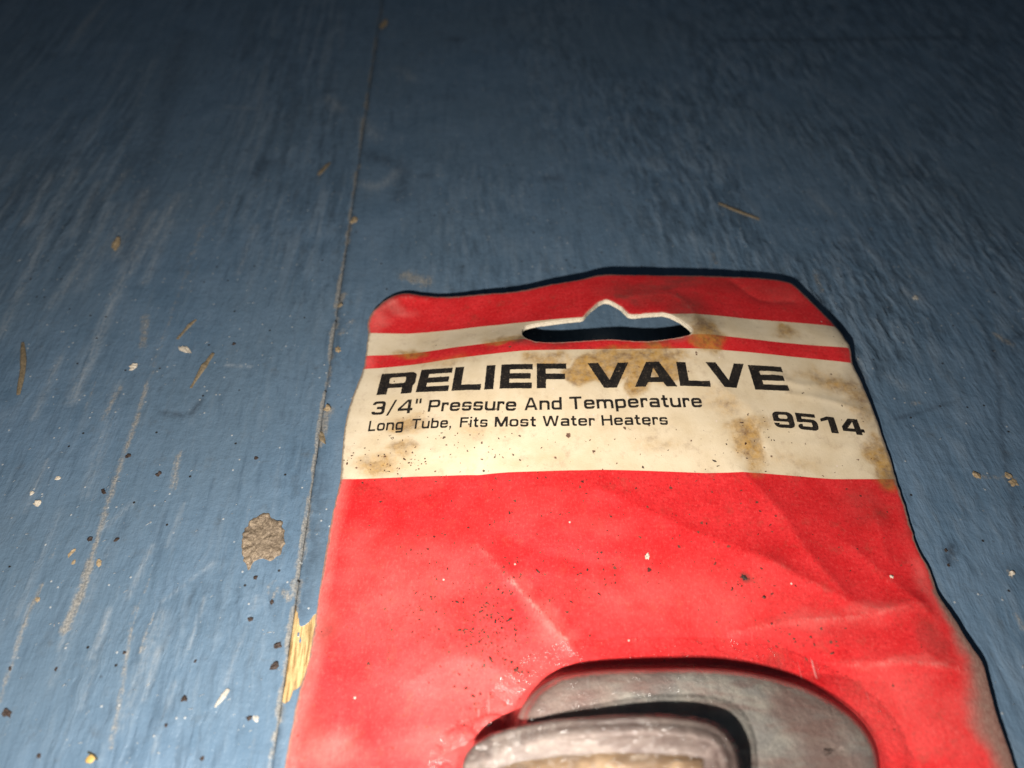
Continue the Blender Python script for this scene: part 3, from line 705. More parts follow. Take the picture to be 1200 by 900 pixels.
def bold():
    G = {}; t = .29; h = .23
    st = rr(0, 0, t, 1)
    G['E'] = (1.0, st | rr(0, 0, 1, h) | rr(0, .385, .95, .615) | rr(0, 1 - h, 1, 1))
    G['F'] = (.95, st | rr(0, .34, .90, .57) | rr(0, 1 - h, .95, 1))
    G['L'] = (.93, st | rr(0, 0, .93, h))
    G['I'] = (.29, st)
    w = 1.30; c = w / 2
    G['V'] = (w, pg((0, 1), (.34, 1), (c, .30), (w - .34, 1), (w, 1), (c + .20, 0), (c - .20, 0)))
    G['A'] = (w, pg((0, 0), (.33, 0), (.42, .17), (w - .42, .17), (w - .33, 0), (w, 0), (c + .20, 1), (c - .20, 1)) - pg((c, .76), (.52, .37), (w - .52, .37)))
    w = 1.06
    G['R'] = (w, (rr(0, .29, w, 1, .20) | rr(0, .29, .5, 1) | rr(0, 0, t, 1) | rr(w - .36, 0, w - .05, .42, .02)) - rr(t, .50, w - .30, .79, .07))
    w = 1.02
    G['9'] = (w, (rr(0, 0, w, 1, .28) - rr(.29, .56, w - .29, .81, .10)) - (rr(-.1, .21, w - .29, .38, .03) - rr(-.2, .21, .27, .29)))
    G['5'] = (w, ((rr(0, 0, w, .66, .25) - rr(-.1, .21, w - .29, .46, .05)) | rr(0, .785, w - .04, 1) | rr(0, .43, .27, 1) | rr(0, .46, .5, .66)
                  | (rr(0, 0, .6, .34, .2) - rr(.25, .21, .8, .6))))
    G['1'] = (.66, rr(.34, 0, .66, 1) | pg((.0, .62), (.0, .80), (.34, 1), (.5, 1), (.5, .78), (.34, .78)))
    w = 1.06
    G['4'] = (w, (rr(w - .46, 0, w - .16, 1) | rr(0, .17, w, .37) | pg((0, .17), (0, .44), (w - .62, 1), (w - .3, 1), (w - .3, .17))) - pg((.27, .37), (w - .46, .37), (w - .46, .79)))
    return G
def medium(t=.19):
    G = {}; x = .74; h = t * .92
    def ring(x0, y0, x1, y1, r): return rr(x0, y0, x1, y1, r) - rr(x0 + t, y0 + h, x1 - t, y1 - h, max(r - t * .75, .05))
    w = .78
    G['o'] = (w, ring(0, 0, w, x, .24))
    G['d'] = (w, ring(0, 0, w, x, .22) | rr(w - t, 0, w, 1)); G['b'] = (w, ring(0, 0, w, x, .22) | rr(0, 0, t, 1)); G['p'] = (w, ring(0, 0, w, x, .22) | rr(0, -.26, t, x))
    G['g'] = (w, ring(0, 0, w, x, .22) | ((rr(0, -.27, w, x, .18) - rr(t, -.27 + h, w - t, x)) & rr(.06, -.4, w, .3)) - rr(0, -.27 + h, w - t, -.02) | rr(w - t, 0, w, x))
    arch = lambda x0, x1: (rr(x0, -.5, x1, x, .22) - rr(x0 + t, -.6, x1 - t, x - h, .12)) & rr(x0, 0, x1, x)
    G['n'] = (w, arch(0, w) | rr(0, 0, t, x)); wm = 1.22
    G['m'] = (wm, arch(0, wm / 2 + t / 2) | arch(wm / 2 - t / 2, wm) | rr(0, 0, t, x))
    G['u'] = (w, ((rr(0, 0, w, 1.3, .22) - rr(t, h, w - t, 1.4, .12)) & rr(0, 0, w, x)) | rr(w - t, 0, w, x))
    G['r'] = (.50, rr(0, 0, t, x) | ((rr(0, -.5, .62, x, .22) - rr(t, -.6, .62 - t, x - h, .12)) & rr(0, x - .26, .53, x)))
    G['e'] = (w, (ring(0, 0, w, x, .24) - rr(w / 2, h + .05, w + .1, .31)) | rr(t * .6, .31, w - t * .4, .31 + h * .9))
    ws = .72
    G['s'] = (ws, (rr(0, 0, ws, x, .19) - rr(t, .43, ws - t, x - h, .05) - rr(t, h, ws - t, .31, .05) - rr(ws / 2, .43, ws + .1, .53) - rr(-.1, .22, ws / 2, .31)) )
    G['t'] = (.50, ((rr(.12, 0, .8, 1.3, .2) - rr(.12 + t, h, .8, 1.4, .1)) & rr(0, 0, .50, .96)) | rr(0, x - h, .48, x))
    G['i'] = (t, rr(0, 0, t, x) | rr(0, .86, t, 1.02))
    wa = .76
    G['a'] = (wa, ring(0, 0, wa, .46, .17) | rr(wa - t, 0, wa, x - .14) | ((rr(.03, .1, wa, x, .2) - rr(-.1, -.1, wa - t, x - h, .1)) & rr(.03, .50, wa, x)))
    W = .88; st = rr(0, 0, t, 1)
    G['P'] = (W, st | ring(0, .36, W, 1, .22) | rr(0, .36, .4, .36 + h) | rr(0, 1 - h, .4, 1))
    G['T'] = (.90, rr(0, 1 - h, .90, 1) | rr(.45 - t / 2, 0, .45 + t / 2, 1))
    G['L'] = (.72, st | rr(0, 0, .72, h)); G['F'] = (.80, st | rr(0, 1 - h, .80, 1) | rr(0, .46, .74, .46 + h))
    G['H'] = (.95, st | rr(.95 - t, 0, .95, 1) | rr(0, .45, .95, .45 + h))
    k = t * 1.1
    G['A'] = (1.0, pg((0, 0), (k, 0), (.25, .2), (.75, .2), (1 - k, 0), (1, 0), (.5 + t * .65, 1), (.5 - t * .65, 1)) - pg((.5, .84), (.31, .2 + h), (.69, .2 + h)))
    G['M'] = (1.14, st | rr(1.14 - t, 0, 1.14, 1) | pg((0, 1), (t * 1.35, 1), (.57, .30), (1.14 - t * 1.35, 1), (1.14, 1), (.57 + t * .5, 0), (.57 - t * .5, 0)))
    G['W'] = (1.42, pg((0, 1), (k, 1), (.37, .24), (.60, 1), (.82, 1), (1.05, .24), (1.42 - k, 1), (1.42, 1), (1.05 + t * .55, 0), (1.05 - t * .55, 0), (.71, .72), (.37 + t * .55, 0), (.37 - t * .55, 0)))
    w3 = .82
    G['3'] = (w3, (rr(0, 0, w3, 1, .22) - rr(t, .5 + h / 2, w3 - t, 1 - h, .1) - rr(t, h, w3 - t, .5 - h / 2, .1)) - rr(-.1, .24, .30, .74) )
    G['4'] = (.92, (rr(.60, 0, .60 + t, 1) | rr(0, .20, .92, .20 + h) | pg((0, .20), (0, .38), (.55, 1), (.70, 1), (.70, .2))) - pg((t * 1.05, .20 + h), (.60, .20 + h), (.60, .86)))
    G['/'] = (.55, pg((0, -.1), (.14, -.1), (.55, 1.05), (.41, 1.05)))
    G['"'] = (.36, rr(0, .66, .13, 1.02) | rr(.23, .66, .36, 1.02)); G[','] = (.20, rr(.02, 0, .2, .18) | pg((.10, .02), (.2, .02), (.10, -.18), (0.0, -.18)))
    G['.'] = (.18, rr(0, 0, .18, .18))
    return G
BOLD = bold(); MED = medium()
def layout(G, s, gap, space):
    x = 0; parts = []
    for ch in s:
        if ch == ' ': x += space - gap; continue
        w, sh = G[ch]; parts.append((x, w, sh)); x += w + gap
    return x - gap, parts
def letters(runs):
    """runs: (glyph set, text, left px, baseline-left px y, right px, baseline-right y, cap height px, gap, space); returns one triangle mesh on the card"""
    V = []; F = []; cnt = 0
    for G, s, xl, yl, xr, yr, cap, gap, space, shear in runs:
        pl, pr = card_at(xl, yl), card_at(xr, yr); tl = card_at((xl + xr) / 2, (yl + yr) / 2 - cap); bm = card_at((xl + xr) / 2, (yl + yr) / 2)
        H = np.linalg.norm(tl - bm); W, parts = layout(G, s, gap, space)
        ex = (pr - pl); sx = np.linalg.norm(ex) / W; ex = ex / np.linalg.norm(ex); ey = np.array([-ex[1], ex[0]])
        stp = .00011
        for x0, w, sh in parts:
            nx = int((w + .06) * sx / stp) + 3; ny = int(1.42 * H / stp) + 3
            gx = np.linspace(-.03, w + .03, nx); gy = np.linspace(-.32, 1.08, ny)
            GX, GY = np.meshgrid(gx, gy, indexing='ij')
            D = sh.f(GX, GY) + .008 * fbm((GX + x0) * 26, GY * 26, 140, 2)
            v, f = march(GX, GY, D)
            if len(v) == 0: continue
            v[:, 0] += x0
            lx = v[:, 0] * sx + shear * v[:, 1] * H; ly = v[:, 1] * H
            P = pl + np.outer(lx, ex) + np.outer(ly, ey)
            V.append(P); F.append(f + cnt); cnt += len(P)
    P = np.concatenate(V); F = np.concatenate(F)
    z = z_card(P[:, 0], P[:, 1]) + .00003
    return np.column_stack([P, z]), F
def march(X, Y, D):
    """triangles of the region D < 0 on a grid, cut at the zero line"""
    n, m = D.shape
    vid = {}; V = []; F = []
    def gv(i, j):
        k = (i, j)
        if k not in vid: vid[k] = len(V); V.append((X[i, j], Y[i, j]))
        return vid[k]
    def ev(i, j, p, q):
        k = (i, j, p, q) if (i, j) < (p, q) else (p, q, i, j)
        if k not in vid:
            a, b = D[i, j], D[p, q]; t = a / (a - b)
            vid[k] = len(V); V.append((X[i, j] + t * (X[p, q] - X[i, j]), Y[i, j] + t * (Y[p, q] - Y[i, j])))
        return vid[k]
    I = D < 0
    anyin = I[:-1, :-1] | I[1:, :-1] | I[1:, 1:] | I[:-1, 1:]
    for i, j in zip(*np.nonzero(anyin)):
        for tri in (((i, j), (i + 1, j), (i + 1, j + 1)), ((i, j), (i + 1, j + 1), (i, j + 1))):
            poly = []
            for a in range(3):
                p, q = tri[a], tri[(a + 1) % 3]
                if I[p]: poly.append(gv(*p))
                if I[p] != I[q]: poly.append(ev(*p, *q))
            for k in range(1, len(poly) - 1): F.append((poly[0], poly[k], poly[k + 1]))
    return np.array(V).reshape(-1, 2), np.array(F, int).reshape(-1, 3)

def ink_mat(name, w):
    M = NT(name); p = M.pos()
    n1 = M.noise(p, 2600, 3, .7); n2 = M.noise(p, 300, 4)
    c = M.mix(M.step(n2, .3, .7), (0.009, 0.008, 0.008), (0.018, 0.015, 0.013))
    c = M.mix(M.math('MULTIPLY', M.step(n1, .56, .70), w), c, (0.20, 0.15, 0.10))
    c = M.mix(M.step(M.noise(p, 520, 5, .75), .62, .74, 0.0, .6), c, (0.26, 0.18, 0.11))
    return M.set(Base_Color=c, Roughness=.6, Normal=M.bump(n1, .4, .00012), Specular_IOR_Level=.2)
inkm = ink_mat('black_print', .45)
title = [(BOLD, 'R', 441, 463, 484, 460.5, 24, .1, 0, .02), (BOLD, 'E', 487, 459.8, 525, 458.2, 26, .1, 0, .02), (BOLD, 'L', 529, 458, 563, 457, 27.5, .1, 0, 0), (BOLD, 'I', 567.3, 456.6, 578, 456.3, 28, .1, 0, 0),
         (BOLD, 'E', 585.3, 455.6, 623, 455.4, 28.5, .1, 0, 0), (BOLD, 'F', 629, 455.2, 664.5, 455, 29.5, .1, 0, 0),
         (BOLD, 'V', 691, 454.2, 740, 453.8, 28.8, .1, 0, 0), (BOLD, 'A', 744, 453.4, 794, 453, 29, .1, 0, 0), (BOLD, 'L', 797, 452.2, 833, 453.6, 28, .1, 0, -.03), (BOLD, 'V', 833, 453.8, 879, 455.4, 28.5, .1, 0, -.02), (BOLD, 'E', 885, 456.5, 925, 458.8, 27.5, .1, 0, -.06)]
v, f = letters(title); o = link('title_lettering', mesh('title_lettering', local(v), f), inkm, card); o['label'] = 'heavy black lettering reading RELIEF VALVE'
subt = [(MED, '3/4"', 434.5, 486.5, 492, 483.5, 15.5, .14, .3, 0), (MED, 'Pressure', 501, 482.6, 604.5, 481.6, 14.4, .14, .3, 0), (MED, 'And', 614.5, 481, 658.5, 480.2, 14.8, .14, .3, 0), (MED, 'Temperature', 668, 480, 823.5, 477.4, 14.8, .14, .3, 0)]
v, f = letters(subt); o = link('subtitle_lettering', mesh('subtitle_lettering', local(v), f), inkm, card); o['label'] = 'black line of print reading 3/4" Pressure And Temperature'
lin3 = [(MED, 'Long', 431, 505.6, 472, 503.5, 12.2, .15, .3, 0), (MED, 'Tube,', 481.5, 502.8, 528.5, 501.2, 12, .15, .3, 0), (MED, 'Fits', 538.5, 501.0, 571, 500.6, 12, .15, .3, 0), (MED, 'Most', 579.5, 500.4, 628, 500, 12, .15, .3, 0),
        (MED, 'Water', 636, 499.8, 697, 499, 12.2, .13, .3, 0), (MED, 'Heaters', 705.5, 498.8, 783, 498, 12.2, .14, .3, 0)]
v, f = letters(lin3); o = link('small_lettering', mesh('small_lettering', local(v), f), inkm, card); o['label'] = 'smaller black line reading Long Tube, Fits Most Water Heaters'
num = [(BOLD, '9', 908.5, 501, 933, 502, 18, .1, 0, -.02), (BOLD, '5', 936.5, 502.6, 961, 504.5, 18, .1, 0, -.04), (BOLD, '1', 966, 505.4, 984, 507, 17.4, .1, 0, -.08), (BOLD, '4', 990, 507, 1016, 509, 17, .1, 0, -.08)]
v, f = letters(num); o = link('number_lettering', mesh('number_lettering', local(v), f), inkm, card); o['label'] = 'heavy black number reading 9514'

# ------------------------------------------------------------------ the valve under its clear blister
def loft(rings, cap_top=True, cap_bottom=False):
    V = np.concatenate(rings); n = len(rings[0]); F = []
    for k in range(len(rings) - 1):
        for i in range(n):
            j = (i + 1) % n
            F.append((k * n + i, k * n + j, (k + 1) * n + j, (k + 1) * n + i))
    if cap_top:
        c = len(V); V = np.concatenate([V, rings[-1].mean(0)[None]]); b = (len(rings) - 1) * n
        F += [(b + i, b + (i + 1) % n, c) for i in range(n)]
    return V, F
def inset(P, d):
    t = np.roll(P, -1, 0) - np.roll(P, 1, 0); t /= np.linalg.norm(t, axis=1)[:, None]
    ar = .5 * np.sum(P[:, 0] * np.roll(P[:, 1], -1) - np.roll(P[:, 0], -1) * P[:, 1])
    nn = np.stack([-t[:, 1], t[:, 0]], -1) * (1 if ar > 0 else -1)
    return P + nn * d
def ccw(P):
    ar = .5 * np.sum(P[:, 0] * np.roll(P[:, 1], -1) - np.roll(P[:, 0], -1) * P[:, 1]); return P if ar > 0 else P[::-1]
def resample(P, n):
    Q = catmull(P, .0002); L = np.concatenate([[0], np.cumsum(np.linalg.norm(np.diff(np.vstack([Q, Q[:1]]), axis=0), axis=1))])
    t = np.linspace(0, L[-1], n, endpoint=False); Qc = np.vstack([Q, Q[:1]])
    return np.stack([np.interp(t, L, Qc[:, 0]), np.interp(t, L, Qc[:, 1])], -1)
Z_PL = .0112
plate_px = [(603, 850), (611, 828), (625, 810), (640, 799), (657, 791), (690, 785.5), (760, 782.5), (830, 783), (880, 788), (930, 800), (970, 819), (1000, 842), (1018, 865), (1027, 890), (1027, 925), (1000, 985), (900, 1010), (700, 1010), (620, 980), (600, 910)]
PXA, PXB = float(at(800, 850, .008)[0]), float(at(1030, 880, .006)[0])
CXA, CXB = float(at(560, 870, .013)[0]), float(at(800, 870, .019)[0])
def pfac(X): return 1 - .50 * sstep(PXA, PXB, X)
def cfac(X): return .22 + .78 * sstep(CXA, CXB, X)
plate = resample(ccw(np.array([at(x, y, .0070 if x < 800 else .0070 - .0030 * min(1, (x - 800) / 230)) for x, y in plate_px])), 200)
Z_CP = .0200
cap_px = [(541, 915), (542, 892), (550, 877), (568, 864), (595, 853), (640, 843.5), (700, 838.5), (770, 837.5), (815, 841.5), (842, 851), (858, 868), (867, 892), (869, 920), (868, 1010), (835, 1050), (580, 1050), (543, 1010)]
Z_CB = .0104
capo = resample(ccw(np.array([at(x, y, Z_CB + (Z_CP - .0015 - Z_CB) * (.22 + .78 * float(sstep(560, 800, np.array(x))))) for x, y in cap_px])), 200)

def metal(name, a, b, c, rough_=.45, met=.35, f=1.0, seed=0.0):
    M = NT(name); p = M.mp(M.pos(), loc=(seed, 0, 0))
    n1 = M.noise(M.mp(p, (1, 1, 1), (0, 0, .5)), 160 * f, 5, .62, .6); n2 = M.noise(M.mp(p, (.25, 1, 1), (0, 0, -.45)), 420 * f, 4, .6); n3 = M.noise(p, 2500, 3, .6)
    col = M.mix(M.step(n1, .32, .68), a, b); col = M.mix(M.math('MULTIPLY', M.step(n2, .42, .72), .60), col, c)
    col = M.mix(M.step(M.noise(M.mp(p, (.5, 1, 1), (0, 0, -.5)), 75, 3, .5), .48, .66, 0.0, .65), col, c)
    col = M.mix(M.step(M.noise(M.mp(p, (.12, 1, 1), (0, 0, .2)), 1500, 3, .6), .50, .75, 0.0, .35), col, b)
    col = M.mix(M.math('MULTIPLY', M.step(n3, .58, .8), .4), col, (.12, .10, .09))
    r = M.math('ADD', rough_, M.math('MULTIPLY', n1, .15))
    return M.set(Base_Color=col, Metallic=met, Roughness=r, Normal=M.bump(M.math('ADD', M.math('MULTIPLY', n1, .6), M.math('MULTIPLY', n3, .5)), .55, .0007))
zinc = metal('dull_zinc', (0.37, 0.345, 0.30), (0.225, 0.215, 0.20), (0.19, 0.105, 0.09), .42, .22)
rim_m = metal('cap_metal', (0.215, 0.175, 0.155), (0.13, 0.10, 0.09), (0.075, 0.045, 0.04), .44, .3, 1.3, .3)
tan_m = metal('cap_brass', (0.32, 0.215, 0.12), (0.21, 0.135, 0.078), (0.09, 0.055, 0.036), .5, .2, 1.2, .7)
VB = (float(at(720, 930, 0.01)[0]), float(at(720, 930, 0.01)[1]), 0.0018)
valve = thing('relief_valve', 'dull grey metal relief valve with a tan faced round cap, sealed on the red card', 'valve', VB)
zc = .0022
rings = []
for d, z in ((.0009, zc + .0003), (.0003, zc + .0014), (0, zc + .0034), (.0001, .0070), (.0005, .0084), (.0012, .0096), (.0021, .0104), (.0032, .0109), (.0046, Z_PL - .0001), (.0065, Z_PL), (.009, Z_PL + .0001), (.012, Z_PL + .0001)):
    P = inset(plate, d); rings.append(np.column_stack([P, zc + (z - zc) * pfac(P[:, 0]) + .00012 * fbm(P[:, 0] * 120, P[:, 1] * 120, 150, 2)]))
V, F = loft(rings); link('flange_plate', mesh('flange_plate', local(V, VB), F), zinc, valve)
rings = []
for d, z in ((.0020, Z_CB - .0060), (.0008, Z_CB - .0020), (.0002, Z_CB + .002), (0, Z_CB + .005), (.00005, Z_CP - .0022), (.0005, Z_CP - .0011), (.0011, Z_CP - .0005), (.0015, Z_CP - .00065), (.0019, Z_CP - .0003), (.0026, Z_CP + .0001), (.0034, Z_CP + .0002), (.0039, Z_CP - .0002), (.0044, Z_CP - .0011), (.0049, Z_CP - .0013), (.0056, Z_CP - .0022), (.0062, Z_CP - .0023)):
    P = inset(capo, d); rings.append(np.column_stack([P, Z_CB + (z - Z_CB) * cfac(P[:, 0]) + .0001 * fbm(P[:, 0] * 150, P[:, 1] * 150, 151, 2)]))
V, F = loft(rings, False); link('cap_rim', mesh('cap_rim', local(V, VB), F), rim_m, valve)
rings = []
for d, z in ((.0059, Z_CP - .0026), (.0066, Z_CP - .0016), (.0080, Z_CP - .0011), (.0110, Z_CP - .0008)):
    P = inset(capo, d); rings.append(np.column_stack([P, Z_CB + (z - Z_CB) * cfac(P[:, 0]) + .00025 * fbm(P[:, 0] * 260, P[:, 1] * 260, 152, 3)]))
V, F = loft(rings); link('cap_face', mesh('cap_face', local(V, VB), F), tan_m, valve)
# valve body running on towards the viewer, below the frame
bv = []
cx0, cy0 = float(capo[:, 0].mean()), float(plate[:, 1].min())
nb = 40
for y, r in ((cy0 + .006, .006), (cy0 + .004, .0078), (cy0 - .012, .0078), (cy0 - .013, .0090), (cy0 - .030, .0090), (cy0 - .031, .0075), (cy0 - .060, .0075), (cy0 - .0605, .0066), (cy0 - .052, .0062)):
    a = np.linspace(0, 2 * math.pi, nb, endpoint=False); bv.append(np.column_stack([cx0 + r * np.cos(a), np.full(nb, y), .0112 + r * np.sin(a)]))
V, F = loft(bv); link('valve_body', mesh('valve_body', local(V, VB), F), tan_m, valve)

# clear thermoformed blister over it
def make_blister():
    x0, y0 = plate.min(0) - .018; x1, y1 = plate.max(0) + .004
    x1 += .006; y0 = -.03
    xs = np.arange(x0, x1, .00045); ys = np.arange(y0, y1 + .0085, .00045)
    X, Y = np.meshgrid(xs, ys, indexing='ij')
    dp = np.zeros(X.shape); 
    dp = sdist(X, Y, plate[::2]); dc = sdist(X, Y, capo[::2])
    body = np.minimum(.0095 - np.abs(X - cx0), (cy0 + .01) - Y)
    dp = np.maximum(dp, body)
    z0 = z_card(X, Y) + .00035
    hp = z0 + ((Z_PL + .0009 - z0) * pfac(X)) * sstep(-.0022, .0030, dp)
    hc = z0 + (Z_CB + (Z_CP + .0012 - Z_CB) * cfac(X) - z0) * sstep(-.0024, .0008, dc)
    z = np.maximum(hp, hc)
    # puckers of the melted flange to the left
    for px_, py_, rx, ry, h in ((541, 866, 15, 10, .0016), (578, 850, 18, 8, .0018), (560, 890, 24, 16, .0030)):
        z = np.maximum(z, z0 + h * ell(X, Y, px_, py_, rx, ry, .002, 0, .45))
    z += .00010 * fbm(X * 200, Y * 200, 160, 3) + .0030 * ell(X, Y, 545, 878, 46, 36, .002, 0, .5) * np.abs(fbm(X * 330, Y * 330, 161, 2))
    foot = np.maximum(dp, np.maximum(dc, -sdist(X, Y, plate[::2]) * 0 - 1))
    ring_ = -np.maximum(dp, dc)
    fl = at_list([(500, 930), (505, 880), (530, 858), (575, 838), (600, 815)], .002)
    keepv = (ring_ < .0075)
    for px_, py_, rx, ry, h in ((541, 868, 19, 14, 0), (578, 852, 22, 12, 0), (560, 890, 30, 20, 0)):
        keepv |= ell(X, Y, px_, py_, rx * 1.2, ry * 1.2, .002, 0, .2) > .5
    n, m = X.shape; i = np.arange(n * m).reshape(n, m)
    q = np.stack([i[:-1, :-1], i[1:, :-1], i[1:, 1:], i[:-1, 1:]], -1).reshape(-1, 4)
    kf = keepv.ravel()[q].all(1); q = q[kf]
    u, inv = np.unique(q, return_inverse=True)
    V = np.column_stack([X.ravel(), Y.ravel(), z.ravel()])[u]
    return V, inv.reshape(-1, 4)
V, F = make_blister()
PM = NT('clear_plastic')
tr = PM.n('ShaderNodeBsdfTransparent'); tr.inputs[0].default_value = (.975, .972, .968, 1)
gl = PM.n('ShaderNodeBsdfGlossy'); gl.inputs['Roughness'].default_value = .15; gl.inputs[0].default_value = (1, 1, 1, 1)
bn = PM.bump(PM.noise(PM.pos(), 520, 4, .65), .8, .0008)
PM.put(gl.inputs['Normal'], bn)
fr = PM.n('ShaderNodeFresnel'); fr.inputs[0].default_value = 1.32; PM.put(fr.inputs['Normal'], bn)
mx = PM.n('ShaderNodeMixShader'); PM.put(mx.inputs[0], PM.math('MINIMUM', PM.math('MULTIPLY', fr.outputs[0], 1.3), .40)); PM.put(mx.inputs[1], tr.outputs[0]); PM.put(mx.inputs[2], gl.outputs[0])
df = PM.n('ShaderNodeBsdfDiffuse'); df.inputs[0].default_value = (.7, .68, .64, 1)
mx2 = PM.n('ShaderNodeMixShader'); PM.put(mx2.inputs[0], PM.math('MULTIPLY', PM.math('ADD', PM.math('MULTIPLY', PM.step(PM.noise(PM.mp(PM.pos(), (1, .3, 1), (0, 0, .7)), 900, 4, .7), .55, .85), .5), PM.math('MULTIPLY', PM.step(PM.noise(PM.mp(PM.pos(), (1, .03, 1), (0, 0, .85)), 900, 2, .5), .66, .74), 2.0)), .10)); PM.put(mx2.inputs[1], mx.outputs[0]); PM.put(mx2.inputs[2], df.outputs[0])
PM.put(PM.out.inputs[0], mx2.outputs[0])
o = link('clear_blister', mesh('clear_blister', local(V), F), PM.m, card); o['label'] = 'clear plastic blister moulded over the valve'

# ------------------------------------------------------------------ crumbs, chips and splinters on the boards
def solid_mat(name, a, b, f=900, rough_=.7, bump=.5):
    M = NT(name); p = M.pos(); n = M.noise(p, f, 4, .65)
    return M.set(Base_Color=M.mix(M.step(n, .3, .7), a, b), Roughness=rough_, Normal=M.bump(n, bump, .0003))
MT = dict(dirt=solid_mat('dark_dirt', (.012, .009, .008), (.055, .032, .024), 2500), tan=solid_mat('tan_crumb', (.22, .16, .09), (.38, .29, .18), 1500),
          cream=solid_mat('cream_flake', (.42, .36, .28), (.62, .56, .47), 1500), wood=solid_mat('splinter_wood', (.12, .095, .06), (.25, .19, .115), 1300),
          grey=solid_mat('grey_flake', (.30, .29, .26), (.45, .42, .37), 1500), ochre=solid_mat('ochre_flake', (.40, .25, .06), (.56, .38, .13), 1500), leaf=solid_mat('dark_leaf', (.012, .014, .010), (.04, .04, .025), 1500),
          mud=None)
def ico(n=2):
    import bmesh
    bm = bmesh.new(); bmesh.ops.create_icosphere(bm, subdivisions=n, radius=1)
    V = np.array([v.co[:] for v in bm.verts]); F = np.array([[v.index for v in f.verts] for f in bm.faces]); bm.free(); return V, F
ICO = ico(2); ICO3 = ico(3)
def surf(X, Y, on):
    if on == 'card': return float(z_card(np.array([X]), np.array([Y]))[0])
    return (-.00020 if to_st(X, Y)[0] > 0 else .00008)
DS = .76
def lump(name, x, y, wpx, hpx, mat, label, cat, group=None, flat=.5, on='floor', rot=0.0, sharp=.6, seed=None):
    seed = seed if seed is not None else int(x * 7 + y * 13)
    p = card_at(x, y) if on == 'card' else at(x, y)
    z = surf(p[0], p[1], on)
    ax = np.linalg.norm(at(x + wpx / 2, y) - at(x, y)); ay = np.linalg.norm(at(x, y + hpx / 2) - at(x, y))
    V, F = ICO; V = V.copy()
    n = 1 + sharp * vn(V[:, 0] * 1.6 + V[:, 2] * 2.1 + seed, V[:, 1] * 1.6 - V[:, 2] * 1.3, seed) + sharp * .5 * vn(V[:, 0] * 3.9 + V[:, 2] * 3 + seed, V[:, 1] * 3.9, seed + 3)
    n += sharp * .5 * vn(V[:, 0] * 7 + seed, V[:, 1] * 7 + V[:, 2] * 5, seed + 9)
    V *= n[:, None] * DS
    hz = flat * min(ax, ay)
    V = V * np.array([ax, ay, hz]); 
    cr, sr = math.cos(rot), math.sin(rot); V[:, :2] = V[:, :2] @ np.array([[cr, sr], [-sr, cr]])
    V[:, 2] = np.maximum(V[:, 2], -.3 * hz) + .28 * hz
    o = link(name, mesh(name, V, F, None, False if sharp > .3 else True), mat); o.location = (p[0], p[1], z)
    return tag(o, label, cat, group)
def sliver(name, pts, wpx, mat, label, cat, group=None, thick=.5, rag=.55):
    P = at_list(pts); Q = catmull(P, np.linalg.norm(P[-1] - P[0]) / 8, False); n = len(Q)
    mid = np.mean(np.array(pts, float), 0); w = .78 * np.linalg.norm(at(mid[0] + wpx / 2, mid[1]) - at(*mid))
    c = Q.mean(0); z = surf(c[0], c[1], 'floor')
    t = np.gradient(Q, axis=0); t /= np.linalg.norm(t, axis=1)[:, None]; nn = np.stack([t[:, 1], -t[:, 0]], -1)
    R = []; seed = int(pts[0][0] * 3 + pts[0][1])
    for k in range(n):
        u = k / (n - 1); wk = w * (.25 + .75 * math.sin(math.pi * (.08 + .84 * u)) ** .6) * (1 + rag * float(vn(np.array([k * .9 + seed]), np.array([.5]), seed)[()][0]))
        ring = []
        for a in range(6):
            A = a / 6 * 2 * math.pi
            ring.append([*(Q[k] - c + nn[k] * wk * math.cos(A)), max(0, thick * wk * (math.sin(A) + .75)) + w * .15 * math.sin(u * 3.1)])
        R.append(np.array(ring))
    V, F = loft(R); c0 = len(V); V = np.vstack([V, R[0].mean(0)]); F += [((i + 1) % 6, i, c0) for i in range(6)]
    o = link(name, mesh(name, V, F, None, False), mat); o.location = (c[0], c[1], z)
    return tag(o, label, cat, group)

# grey-brown dried mud spot beside the joint
spot_px = [(287, 660), (284, 640), (286, 622), (293, 612), (304, 604), (314, 602), (322, 609), (330, 610), (333, 625), (332, 640), (325, 652), (316, 656), (306, 655), (297, 659), (291, 667)]
def make_spot():
    P = rough(resample(ccw(at_list(spot_px)), 160), .00065, 700, 171); c = P.mean(0)
    R = []
    for k, (sc, z) in enumerate(((1.03, -.0002), (1.0, .00006), (.95, .00028), (.87, .00040), (.76, .00034), (.64, .00040), (.52, .00034), (.40, .00036), (.28, .00038), (.16, .00038), (.06, .00036))):
        q = (P - c) * sc
        zz = z + (.00050 * fbm(q[:, 0] * 700 + 3, q[:, 1] * 700, 172, 4) if 1 < k else 0) - .00034 * np.exp(-((q[:, 0] + .0022) ** 2 + (q[:, 1] - .0035) ** 2) / (2 * .0012 ** 2)) * (k > 1)
        R.append(np.column_stack([q, zz + np.zeros(len(q))]))
    V, F = loft(R); return V, F, c
M = NT('dried_mud'); p = M.pos(); n1 = M.noise(p, 1600, 5, .7); n2 = M.noise(p, 350, 4)
M.set(Base_Color=M.mix(M.step(n1, .35, .68), (.11, .08, .055), M.mix(M.step(n2, .35, .65), (.36, .28, .195), (.24, .185, .13))), Roughness=.6, Normal=M.bump(n1, .8, .0004))
MT['mud'] = M.m
V, F, c = make_spot(); o = link('dried_mud_spot', mesh('dried_mud_spot', V, F), MT['mud']); o.location = (c[0], c[1], .00008)
tag(o, 'grey brown crusted mud spot on the left board beside the joint', 'mud spot')

